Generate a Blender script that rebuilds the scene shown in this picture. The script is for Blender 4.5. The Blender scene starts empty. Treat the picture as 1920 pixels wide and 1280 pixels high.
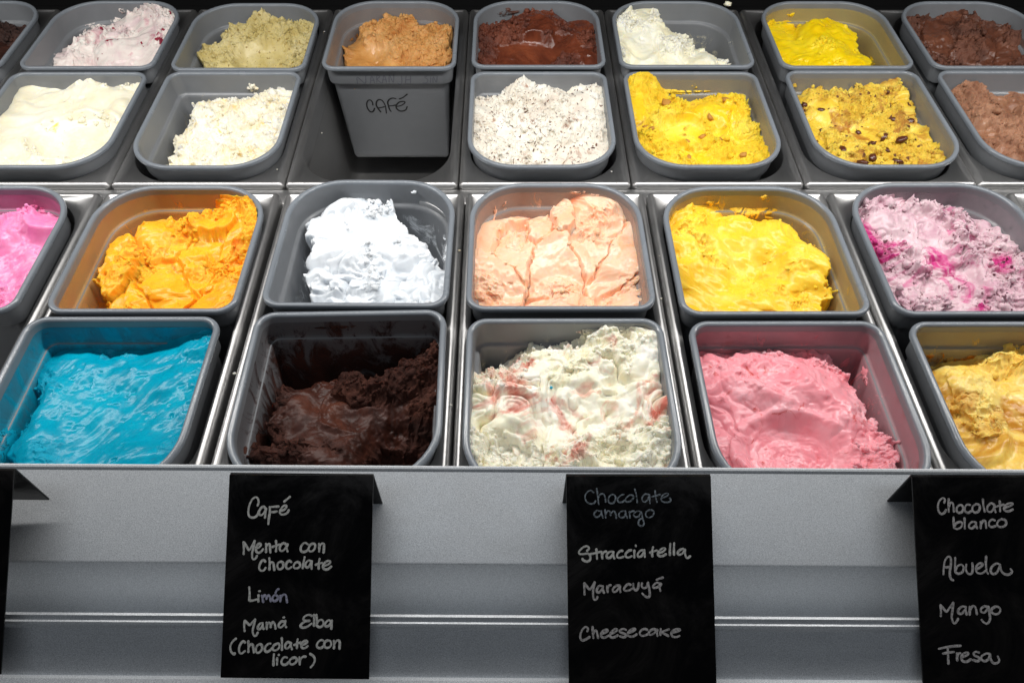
import bpy, math, random
import numpy as np
from mathutils import Matrix, Vector

# ------------------------------------------------------------------ camera, light, exposure
SC = bpy.context.scene
PITCH, YAW, ROLL, FPX, CAMH = math.radians(51.0526), math.radians(-0.48326), math.radians(0.28068), 1420.0, 0.6
cam_d = bpy.data.cameras.new('camera'); cam = bpy.data.objects.new('camera', cam_d)
SC.collection.objects.link(cam); SC.camera = cam
cam_d.sensor_width = 36.0; cam_d.lens = FPX / 1920 * 36.0
cam_d.clip_start = 0.01; cam_d.clip_end = 50
cam.matrix_world = Matrix.Translation((0, 0, CAMH)) @ Matrix.Rotation(YAW, 4, 'Z') @ Matrix.Rotation(math.pi/2 - PITCH, 4, 'X') @ Matrix.Rotation(ROLL, 4, 'Z')

W = bpy.data.worlds.new('World'); SC.world = W; W.use_nodes = True
W.node_tree.nodes['Background'].inputs[0].default_value = (0.80, 0.86, 1.0, 1)
W.node_tree.nodes['Background'].inputs[1].default_value = 0.025

def area(name, loc, rot, sx, sy, power, col):
    l = bpy.data.lights.new(name, 'AREA'); l.shape = 'RECTANGLE'; l.size = sx; l.size_y = sy
    l.energy = power; l.color = col
    o = bpy.data.objects.new(name, l); SC.collection.objects.link(o); o.location = loc; o.rotation_euler = rot
    return o
# the case's own light strip above the middle of the trays
area('case_light_strip', (0.0, 0.725, 0.52), (0, 0, 0), 2.6, 0.045, 13.2, (1.0, 0.975, 0.94))
# the shop's ceiling light behind the viewer
area('ceiling_light', (0.1, -0.35, 2.1), (math.radians(-16), 0, 0), 2.6, 0.5, 7.5, (0.88, 0.94, 1.0))
vs = SC.view_settings; vs.view_transform = 'Standard'; vs.look = 'None'; vs.exposure = 0.0; vs.gamma = 1.0
SC.cycles.use_denoising = True
SC.cycles.max_bounces = 8; SC.cycles.diffuse_bounces = 5; SC.cycles.glossy_bounces = 4
SC.cycles.sample_clamp_indirect = 6

# ------------------------------------------------------------------ helpers
C = SC.collection
rng = np.random.default_rng(7); random.seed(7)
def s2l(c):
    return tuple(((v/255)/12.92 if v/255 <= 0.04045 else ((v/255+0.055)/1.055)**2.4) for v in c)
def rgba(c): return (*s2l(c), 1.0)
CM = np.array(cam.matrix_world)
def ray(px, py):                       # a pixel of the photograph as a direction in the place
    d = CM[:3, :3] @ np.array([(px-960)/FPX, -(py-640)/FPX, -1.0])
    return d
def at_z(px, py, z):
    d = ray(px, py); t = (z-CAMH)/d[2]; return np.array([d[0]*t, d[1]*t, z])
def at_y(px, py, y):
    d = ray(px, py); t = y/d[1]; return np.array([d[0]*t, y, CAMH+d[2]*t])
def at_plane(px, py, p0, n):
    d = ray(px, py); o = np.array([0, 0, CAMH]); t = np.dot(p0-o, n)/np.dot(d, n); return o+d*t

def mesh_obj(name, verts, faces, mat, parent=None, smooth=True, loc=None):
    me = bpy.data.meshes.new(name)
    if isinstance(faces, np.ndarray):
        nf, k = faces.shape
        me.vertices.add(len(verts)); me.vertices.foreach_set('co', np.asarray(verts, dtype=np.float32).ravel())
        me.loops.add(nf*k); me.loops.foreach_set('vertex_index', faces.astype(np.int32).ravel())
        me.polygons.add(nf); me.polygons.foreach_set('loop_start', np.arange(0, nf*k, k, dtype=np.int32))
        me.update(calc_edges=True)
    else:
        me.from_pydata([tuple(map(float, v)) for v in verts], [], [tuple(f) for f in faces])
    me.validate()
    if smooth: me.polygons.foreach_set('use_smooth', [True]*len(me.polygons))
    me.materials.append(mat)
    o = bpy.data.objects.new(name, me); C.objects.link(o)
    if parent is not None: o.parent = parent
    if loc is not None: o.location = loc
    return o
def tag(o, label=None, cat=None, group=None, kind=None):
    if label: o['label'] = label
    if cat: o['category'] = cat
    if group: o['group'] = group
    if kind: o['kind'] = kind
    return o
def thing(name, label, cat, loc=(0, 0, 0), rz=0.0, group=None):
    o = bpy.data.objects.new(name, None); C.objects.link(o); o.location = loc; o.rotation_euler = (0, 0, rz)
    o.empty_display_size = 0.02
    return tag(o, label, cat, group)

# ------------------------------------------------------------------ materials
def new_mat(name):
    m = bpy.data.materials.new(name); m.use_nodes = True
    nt = m.node_tree; return m, nt, nt.nodes['Principled BSDF']
def node(nt, t, **kw):
    n = nt.nodes.new(t)
    for k, v in kw.items(): setattr(n, k, v)
    return n
def noise(nt, scale, detail=4, rough=0.6, vec=None, dist=0.0):
    n = node(nt, 'ShaderNodeTexNoise'); n.inputs['Scale'].default_value = scale
    n.inputs['Detail'].default_value = detail; n.inputs['Roughness'].default_value = rough
    n.inputs['Distortion'].default_value = dist
    if vec is not None: nt.links.new(vec, n.inputs['Vector'])
    return n
def ramp(nt, src, p0, p1, c0=(0, 0, 0, 1), c1=(1, 1, 1, 1)):
    r = node(nt, 'ShaderNodeValToRGB'); nt.links.new(src, r.inputs[0])
    r.color_ramp.elements[0].position = p0; r.color_ramp.elements[1].position = p1
    r.color_ramp.elements[0].color = c0; r.color_ramp.elements[1].color = c1
    return r
def mixc(nt, fac, a, b, blend='MIX'):
    m = node(nt, 'ShaderNodeMix'); m.data_type = 'RGBA'; m.blend_type = blend
    for sock, v in ((m.inputs[0], fac), (m.inputs[6], a), (m.inputs[7], b)):
        if hasattr(v, 'is_linked') or hasattr(v, 'links'): nt.links.new(v, sock)
        else: sock.default_value = v
    return m.outputs[2]
def bump(nt, bs, h, dist, strength=1.0, prev=None):
    b = node(nt, 'ShaderNodeBump'); b.inputs['Distance'].default_value = dist; b.inputs['Strength'].default_value = strength
    nt.links.new(h, b.inputs['Height'])
    if prev is not None: nt.links.new(prev, b.inputs['Normal'])
    nt.links.new(b.outputs[0], bs.inputs['Normal']); return b.outputs[0]
def objvec(nt, scale=None, rot=None):
    tc = node(nt, 'ShaderNodeTexCoord'); v = tc.outputs['Object']
    if scale:
        mp = node(nt, 'ShaderNodeMapping'); mp.inputs['Scale'].default_value = scale
        if rot: mp.inputs['Rotation'].default_value = rot
        nt.links.new(v, mp.inputs[0]); v = mp.outputs[0]
    return v

def plastic(name, base, rough=0.36):
    m, nt, bs = new_mat(name)
    v = objvec(nt)
    n1 = noise(nt, 14, 4, 0.6, v)
    n2 = noise(nt, 2500, 2, 0.5, v)
    c = mixc(nt, n1.outputs[0], rgba(tuple(x*0.90 for x in base)), rgba(tuple(min(255, x*1.08) for x in base)))
    nt.links.new(c, bs.inputs['Base Color'])
    r = ramp(nt, n1.outputs[0], 0.3, 0.7, (rough-0.07,)*3+(1,), (rough+0.1,)*3+(1,))
    nt.links.new(r.outputs[0], bs.inputs['Roughness'])
    bump(nt, bs, n2.outputs[0], 0.0001, 0.25)
    bs.inputs['Specular IOR Level'].default_value = 0.5
    return m
M_TUB = plastic('grey_plastic', (124, 127, 131))
M_RIM = plastic('grey_plastic_rim', (122, 128, 135), 0.22)
def steel(name, base=0.52, rough=0.40, stretch=(40, 3, 40)):
    m, nt, bs = new_mat(name)
    v2 = objvec(nt); n2 = noise(nt, 9, 4, 0.55, v2); n3 = noise(nt, 55, 5, .7, objvec(nt, (4, .6, 4)))
    c = mixc(nt, n2.outputs[0], (base*0.90, base*0.90, base*0.91, 1), (base*1.10, base*1.09, base*1.07, 1))
    nt.links.new(c, bs.inputs['Base Color'])
    bs.inputs['Metallic'].default_value = 1.0
    r = ramp(nt, n3.outputs[0], 0.3, 0.72, (rough-0.03,)*3+(1,), (rough+0.06,)*3+(1,))
    nt.links.new(r.outputs[0], bs.inputs['Roughness'])
    return m
M_STEEL = steel('brushed_steel')
M_WELL = steel('dull_steel', 0.42, 0.48)
def metallic_paint():
    m, nt, bs = new_mat('silver_metallic_paint')
    v = objvec(nt)
    n = noise(nt, 1500, 2, 0.7, v); n2 = noise(nt, 7, 3, 0.5, v)
    f = ramp(nt, n.outputs[0], 0.30, 0.72)
    c = mixc(nt, f.outputs[0], (0.46, 0.485, 0.51, 1), (0.90, 0.93, 0.96, 1))
    nt.links.new(c, bs.inputs['Base Color'])
    bs.inputs['Metallic'].default_value = 0.28
    n4 = noise(nt, 11, 5, .7, objvec(nt, (1, 2.4, 2.4)), 1.2); r4 = ramp(nt, n4.outputs[0], .35, .68, (.37, .37, .37, 1), (.54, .54, .54, 1)); nt.links.new(r4.outputs[0], bs.inputs['Roughness'])
    bump(nt, bs, n.outputs[0], 0.0004, 0.35)
    return m
M_PAINT = metallic_paint()
def plain(name, col, rough=0.5, spec=0.5, metal=0.0, emis=None):
    m, nt, bs = new_mat(name)
    v = objvec(nt); n = noise(nt, 60, 4, 0.6, v)
    c = mixc(nt, n.outputs[0], rgba(tuple(x*0.88 for x in col)), rgba(tuple(min(255, x*1.1) for x in col)))
    nt.links.new(c, bs.inputs['Base Color'])
    bs.inputs['Roughness'].default_value = rough; bs.inputs['Specular IOR Level'].default_value = spec
    bs.inputs['Metallic'].default_value = metal
    return m
def acrylic():
    m, nt, bs = new_mat('black_acrylic'); v = objvec(nt)
    n = noise(nt, 14, 6, .72, v, 1.0); r = ramp(nt, n.outputs[0], .45, .75, rgba((4, 4, 5)), rgba((26, 22, 20))); nt.links.new(r.outputs[0], bs.inputs['Base Color'])
    r2 = ramp(nt, n.outputs[0], .4, .65, (.10, .10, .10, 1), (.34, .34, .34, 1)); nt.links.new(r2.outputs[0], bs.inputs['Roughness'])
    bs.inputs['Specular IOR Level'].default_value = .4
    return m
M_BLACK = acrylic()
M_DARK = plain('black_case_wall', (12, 12, 13), 0.6, 0.2)
def chalk(name, lo, hi):
    m, nt, bs = new_mat(name); n = noise(nt, 700, 4, .75, objvec(nt))
    r = ramp(nt, n.outputs[0], .36, .60, rgba(lo), rgba(hi)); nt.links.new(r.outputs[0], bs.inputs['Base Color'])
    bs.inputs['Roughness'].default_value = .8; bs.inputs['Specular IOR Level'].default_value = .15
    return m
M_CHALK = chalk('white_chalk_marker', (160, 160, 156), (226, 226, 220))
M_CHALK_FADED = chalk('faded_chalk_marker', (30, 34, 38), (150, 160, 168))
M_CHALK_BLUISH = chalk('smudged_chalk_marker', (116, 116, 134), (186, 186, 206))
M_CHALK_SOFT = chalk('soft_chalk_marker', (124, 122, 122), (204, 200, 198))
M_INK = plain('black_marker_ink', (4, 4, 6), 0.35, 0.5)
M_INK_FADED = plain('faded_marker_ink', (100, 102, 112), 0.5, 0.3)

def gelato(name, base, dark=None, light=None, swirl=None, sw=(0.6, 0.68), sws=16, fleck=None, fl=(0.68, 0.72), fls=260,
           rough=0.42, sss=0.6, srad=(1, 0.6, 0.4), sscale=0.004, bmp=0.6, spec=0.45, seed=0.0):
    m, nt, bs = new_mat(name)
    tc = node(nt, 'ShaderNodeTexCoord'); mp = node(nt, 'ShaderNodeMapping')
    mp.inputs['Location'].default_value = (seed, seed*0.7, 0); nt.links.new(tc.outputs['Object'], mp.inputs[0]); v = mp.outputs[0]
    dark = dark or tuple(x*0.88 for x in base); light = light or tuple(min(255, x*1.05+4) for x in base)
    a = noise(nt, 22, 6, 0.65, v, 0.6)
    c = ramp(nt, a.outputs[0], 0.32, 0.66, rgba(dark), rgba(light))
    e = c.color_ramp.elements.new(0.49); e.color = rgba(base)
    col = c.outputs[0]
    if swirl:
        b = noise(nt, sws, 5, 0.62, v, 1.2)
        f = ramp(nt, b.outputs[0], sw[0], sw[1])
        col = mixc(nt, f.outputs[0], col, rgba(swirl))
    if fleck:
        b = noise(nt, fls, 2, 0.5, v, 0.3)
        f = ramp(nt, b.outputs[0], fl[0], fl[1])
        col = mixc(nt, f.outputs[0], col, rgba(fleck))
    nt.links.new(col, bs.inputs['Base Color'])
    at = node(nt, 'ShaderNodeAttribute'); at.attribute_name = 'crumb'
    rr = ramp(nt, at.outputs['Fac'], 0.0, 1.0, (rough-0.12,)*3+(1,), (min(0.95, rough+0.28),)*3+(1,))
    nt.links.new(rr.outputs[0], bs.inputs['Roughness'])
    n1 = noise(nt, 420, 4, 0.7, v); n2 = noise(nt, 95, 5, 0.7, v, 0.4)
    mul = node(nt, 'ShaderNodeMath', operation='MULTIPLY_ADD'); nt.links.new(at.outputs['Fac'], mul.inputs[0])
    mul.inputs[1].default_value = bmp; mul.inputs[2].default_value = 0.12*bmp
    b1 = node(nt, 'ShaderNodeBump'); b1.inputs['Distance'].default_value = 0.004
    nt.links.new(mul.outputs[0], b1.inputs['Strength']); nt.links.new(n2.outputs[0], b1.inputs['Height'])
    b2 = node(nt, 'ShaderNodeBump'); b2.inputs['Distance'].default_value = 0.0012
    nt.links.new(mul.outputs[0], b2.inputs['Strength']); nt.links.new(n1.outputs[0], b2.inputs['Height'])
    nt.links.new(b1.outputs[0], b2.inputs['Normal']); nt.links.new(b2.outputs[0], bs.inputs['Normal'])
    bs.inputs['Subsurface Weight'].default_value = sss; bs.inputs['Subsurface Radius'].default_value = srad
    bs.inputs['Subsurface Scale'].default_value = sscale; bs.inputs['Specular IOR Level'].default_value = spec
    return m

# ------------------------------------------------------------------ rounded rectangles and lofts
NA, NE = 10, 3
def rrect(w, l, rf, rb, inset=0.0):
    """outline of a w x l rounded rectangle, near corners of radius rf, far corners rb; always the same number of points"""
    hw, hl = w/2-inset, l/2-inset
    rf = max(rf-inset, 0.002); rb = max(rb-inset, 0.002)
    rf = min(rf, hw-0.001); rb = min(rb, hw-0.001)
    pts = []
    for cx, cy, r, a0 in ((hw-rb, hl-rb, rb, 0), (-hw+rb, hl-rb, rb, 90), (-hw+rf, -hl+rf, rf, 180), (hw-rf, -hl+rf, rf, 270)):
        for i in range(NA+1):
            a = math.radians(a0+90*i/NA); pts.append((cx+r*math.cos(a), cy+r*math.sin(a)))
    out = []
    n = len(pts)
    for i in range(n):
        out.append(pts[i])
        if i % (NA+1) == NA:
            p, q = pts[i], pts[(i+1) % n]
            for k in range(1, NE): out.append((p[0]+(q[0]-p[0])*k/NE, p[1]+(q[1]-p[1])*k/NE))
    return np.array(out)
def loft(loops, cap0=False, cap1=False):
    n = len(loops[0]); V = np.vstack(loops); F = []
    for j in range(len(loops)-1):
        for i in range(n):
            k = (i+1) % n
            F.append((j*n+i, j*n+k, (j+1)*n+k, (j+1)*n+i))
    if cap0: F.append(tuple(range(n-1, -1, -1)))
    if cap1: F.append(tuple((len(loops)-1)*n+i for i in range(n)))
    return V, F
def ring(w, l, rf, rb, inset, z):
    p = rrect(w, l, rf, rb, inset); return np.column_stack([p, np.full(len(p), z)])

# ------------------------------------------------------------------ the case: steel frames, bar, walls
PX, X0F, X0B = 0.21913, -0.49011, -0.50062
YF, YB, ZB = 0.7197, 0.7498, -0.0158
def frame(cx, y0, y1, z, label, wellmat, less=0.0014, o=0.0125):
    w, l = PX-less, y1-y0
    t = thing('tray_frame', label, 'tray frame', (cx, (y0+y1)/2, z), 0, 'steel frames that hold two tubs each')
    ow, ol = w-2*o, l-2*0.0098
    R = 0.064
    L = [ring(w, l, .007, .007, 0, -.030)]
    for ins, zz in ((0, -.0080), (.0004, -.0056), (.0013, -.0034), (.0026, -.0016), (.0042, -.0005), (.0058, 0), (.0074, -.0005), (.0086, -.0016)):
        L.append(ring(w, l, .007, .007, ins, zz))
    for ins, zz in ((-.0006, -.0030), (-.0001, -.0046), (0, -.0072), (.0006, -.012), (.001, -.03)):
        L.append(ring(ow, ol, R, R, ins, zz))
    V, F = loft(L)
    mesh_obj('rim_plate', V, F, M_STEEL, t)
    L = [ring(ow, ol, R, R, .001, -.03), ring(ow, ol, R, R, .004, -.195), ring(ow, ol, R, R, .012, -.202)]
    V, F = loft(L, cap1=True)
    mesh_obj('well', V, F, wellmat, t)
    return t
LF = {-1: 'front steel frame at the left edge, under the bubblegum pink tub', 0: 'front steel frame under the orange and bright blue tubs',
      1: 'front steel frame under the snow white and dark chocolate tubs', 2: 'front steel frame under the peach and red-rippled white tubs',
      3: 'front steel frame under the mango yellow and strawberry pink tubs', 4: 'front steel frame under the purple berry and caramel yellow tubs',
      5: 'front steel frame cut off at the right edge, beside the purple berry tub'}
LB = {-2: 'rear steel frame at the far left under the nearly black tub', -1: 'rear steel frame under the red-flecked white and smooth cream tubs', 0: 'rear steel frame under the pistachio and fluffy cream tubs',
      1: 'rear steel frame with the open empty well in front of the coffee tub', 2: 'rear steel frame under the glossy chocolate and chip-flecked white tubs',
      3: 'rear steel frame under the ivory white and nutty yellow tubs', 4: 'rear steel frame under the bright lemon and raisin yellow tubs',
      5: 'rear steel frame at the right edge under the two chocolate brown tubs'}
for k, lb in LF.items(): frame(X0F+(k+.5)*PX-(.0008 if k == 0 else 0), 0.2975, YF, 0, lb, M_WELL, *((.0065, .0092) if k == 0 else (.0018, .0122)))
for k, lb in LB.items(): frame(X0B+(k+.5)*PX, YB, 1.192, ZB, lb, M_WELL)

def box(name, x0, x1, y0, y1, z0, z1, mat, parent=None, bev=0.0):
    v = [(x, y, z) for z in (z0, z1) for y in (y0, y1) for x in (x0, x1)]
    f = [(0, 2, 3, 1), (4, 5, 7, 6), (0, 1, 5, 4), (2, 6, 7, 3), (0, 4, 6, 2), (1, 3, 7, 5)]
    o = mesh_obj(name, v, f, mat, parent, smooth=False)
    if bev:
        m = o.modifiers.new('bevel', 'BEVEL'); m.width = bev; m.segments = 3
        o.data.polygons.foreach_set('use_smooth', [True]*len(o.data.polygons))
    return o
tag(box('support_bar', -1.25, 1.25, YF+.0012, YB-.0012, -.050, -.0215, M_STEEL, bev=.002), 'steel support bar between the front and rear rows of frames', 'support bar')
tag(box('case_floor', -1.4, 1.4, 0.25, 1.45, -.250, -.240, M_DARK), kind='structure')
tag(box('case_back_wall', -1.4, 1.4, 1.215, 1.235, -.239, 0.20, M_DARK), kind='structure')
tag(box('rear_ledge', -1.4, 1.4, 1.1945, 1.2135, -.06, -.024, M_DARK, bev=.002), kind='structure')

# ------------------------------------------------------------------ front counter profile (extruded along the case)
def profile_pts():
    P = [(0.3362, -.10), (0.3362, .0060), (0.3360, .0084), (0.3352, .0098), (0.3338, .0103), (0.3322, .0099), (0.3310, .0088), (0.3303, .0080)]
    d = ray(960, 1057); k = math.tan(math.radians(20)); y0, z0 = P[-1]
    t = (z0-k*y0-CAMH)/(d[2]-k*d[1]); yb, zb = d[1]*t, CAMH+d[2]*t
    P += [(yb+.0012, zb+.0006), (yb, zb), (yb-.0009, zb-.0009)]
    # steep dark face down to the trough
    d = ray(960, 1150); k = math.tan(math.radians(70)); y0, z0 = P[-1]
    t = (z0-k*y0-CAMH)/(d[2]-k*d[1]); yb, zb = d[1]*t, CAMH+d[2]*t
    P += [(yb, zb), (yb-.002, zb-.003)]
    # the ridge in front of it
    ridge_top = at_y(960, 1152, 0.2125); ry, rz = ridge_top[1], ridge_top[2]
    P += [(ry+.0008, zb-.004), (ry+.0006, rz-.003), (ry, rz-.0006), (ry-.0022, rz), (ry-.0040, rz-.0016), (ry-.0052, rz-.0026), (ry-.0068, rz-.0022), (ry-.0086, rz-.0036), (ry-.0098, rz-.0070)]
    e = at_y(960, 1272, 0.1712)
    P += [(e[1]+.0012, e[2]-.0015), (e[1], e[2]), (e[1]-.002, e[2]+.0015), (e[1]-.010, e[2]+.0012), (e[1]-.0125, e[2]-.001), (e[1]-.013, e[2]-.06)]
    return P
pp = profile_pts()
QS = 0.878
pp = [(y*QS, CAMH+QS*(z-CAMH)) for y, z in pp]
xs = np.linspace(-1.2, 1.2, 25)
V = [(x, y, z) for x in xs for (y, z) in pp]; n = len(pp)
F = [(i*n+j, i*n+j+1, (i+1)*n+j+1, (i+1)*n+j) for i in range(len(xs)-1) for j in range(n-1)]
cf = mesh_obj('front_counter', V, F, M_PAINT, smooth=False)
cf.data.polygons.foreach_set('use_smooth', [True]*len(cf.data.polygons))
cf.data.set_sharp_from_angle(angle=math.radians(28))
cf.rotation_euler = (0, 0, math.radians(-0.55)); cf.location = (0, 0.0, 0)
tag(cf, 'silver metallic painted counter front below the tubs', 'counter', kind='structure')

# ------------------------------------------------------------------ tubs
TUBH = 0.155
OUT = [(.0240, -.1735), (.0212, -.167), (.0120, -.034), (.0112, -.0315), (.0072, -.0308), (.0064, -.0290), (.0050, -.0062)]
RIMP = [(.0050, -.0062), (.0012, -.0064), (.0003, -.0056), (0, -.0042), (.0002, -.0020), (.0009, -.0006), (.0022, 0), (.0040, -.0001), (.0054, -.0006), (.0063, -.0018), (.0066, -.0034)]
INN = [(.0066, -.0034), (.0076, -.0290), (.0080, -.0304), (.0092, -.0314), (.0112, -.0322), (.0120, -.0334), (.0126, -.036), (.0222, -.164), (.0250, -.1700), (.0320, -.1725)]
ZI = np.array([-z for _, z in INN]); II = np.array([i for i, _ in INN])
def inset_at(z): return np.interp(-z, ZI, II)
def tub(cx, y0, y1, z, w, front, label, rz=0.0, extra=None):
    l = y1-y0; R, r = 0.062, 0.021
    rf, rb = (R, r) if front else (r, R)
    t = thing('gelato_tub', label, 'tub', (cx, (y0+y1)/2, z), rz, 'grey plastic tubs set in the steel frames')
    prof = [(.030, -.1750)]+OUT
    V, F = loft([ring(w, l, rf, rb, i, zz) for i, zz in prof], cap0=True)
    n = len(V)
    V2, F2 = loft([ring(w, l, rf, rb, i, zz) for i, zz in INN], cap1=True)
    V = np.vstack([V, V2]); F = F+[tuple(a+n for a in f) for f in F2]
    mesh_obj('body', V, F, M_TUB, t)
    V, F = loft([ring(w, l, rf, rb, i, zz) for i, zz in RIMP])
    mesh_obj('rim', V, F, M_RIM, t)
    return dict(cx=cx, cy=(y0+y1)/2, z=z, w=w, l=l, rf=rf, rb=rb, rz=rz, root=t)

# ------------------------------------------------------------------ noise for the ice cream surfaces
def vnoise(x, y, seed):
    r = np.random.default_rng(seed); T = r.random((256, 256))
    xi = np.floor(x).astype(int); yi = np.floor(y).astype(int); fx = x-xi; fy = y-yi
    fx = fx*fx*fx*(fx*(fx*6-15)+10); fy = fy*fy*fy*(fy*(fy*6-15)+10)
    a = T[xi % 256, yi % 256]; b = T[(xi+1) % 256, yi % 256]; c = T[xi % 256, (yi+1) % 256]; d = T[(xi+1) % 256, (yi+1) % 256]
    return (a*(1-fx)+b*fx)*(1-fy)+(c*(1-fx)+d*fx)*fy
def fbm(x, y, seed, oct=4, gain=0.5):
    s = 0; a = 1; t = 0
    for o in range(oct):
        s = s+a*(vnoise(x*2**o+17.3*o, y*2**o-9.1*o, seed+o)*2-1); t += a; a *= gain
    return s/t*1.6
def ridged(x, y, seed, oct=4, gain=0.5):
    s = 0; a = 1; t = 0
    for o in range(oct):
        s = s+a*(1-np.abs(vnoise(x*2**o+5.3*o, y*2**o+3.1*o, seed+o)*2-1)*2); t += a; a *= gain
    return s/t
def sstep(a, b, x):
    t = np.clip((x-a)/(b-a), 0, 1); return t*t*(3-2*t)
def cells(x, y, n, seed, sx, sy):
    """broken chunks: every cell has its own height and tilt"""
    r = np.random.default_rng(seed)
    cx = r.uniform(-sx, sx, n); cy = r.uniform(-sy, sy, n)
    A = r.normal(0, 1, n); Bq = r.normal(0, 1, n); Cc = r.normal(0, 1, n)
    shp = x.shape; X = x.ravel(); Y = y.ravel()
    d = (X[:, None]-cx)**2+.45*(Y[:, None]-cy)**2
    idx = np.argpartition(d, 1, axis=1)[:, :2]
    d0 = np.take_along_axis(d, idx, 1); sw = d0[:, 0] > d0[:, 1]
    i0 = np.where(sw, idx[:, 1], idx[:, 0]); dm = np.sqrt(d0.min(1)); dM = np.sqrt(d0.max(1))
    dx = X-cx[i0]; dy = Y-cy[i0]
    return (Cc[i0]*0.5).reshape(shp), ((A[i0]*dx+Bq[i0]*dy)).reshape(shp), (dM-dm).reshape(shp)

def catmull_grid(G, s, t):
    """G rows from the far end to the near end; s -1..1 across, t 0 (near)..1 (far)"""
    G = np.array(G, float)[::-1]; R, Cn = G.shape
    P = np.pad(G, 1, mode='edge')
    v = np.clip(t, 0, 1)*(R-1); u = np.clip((s+1)/2, 0, 1)*(Cn-1)
    j = np.minimum(v.astype(int), R-2); i = np.minimum(u.astype(int), Cn-2); fv = v-j; fu = u-i
    def w(f): return [-.5*f+f*f-.5*f**3, 1-2.5*f*f+1.5*f**3, .5*f+2*f*f-1.5*f**3, -.5*f*f+.5*f**3]
    wu, wv = w(fu), w(fv); out = 0
    for a in range(4):
        for b in range(4): out = out+P[j+a, i+b]*wv[a]*wu[b]
    return out

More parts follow.
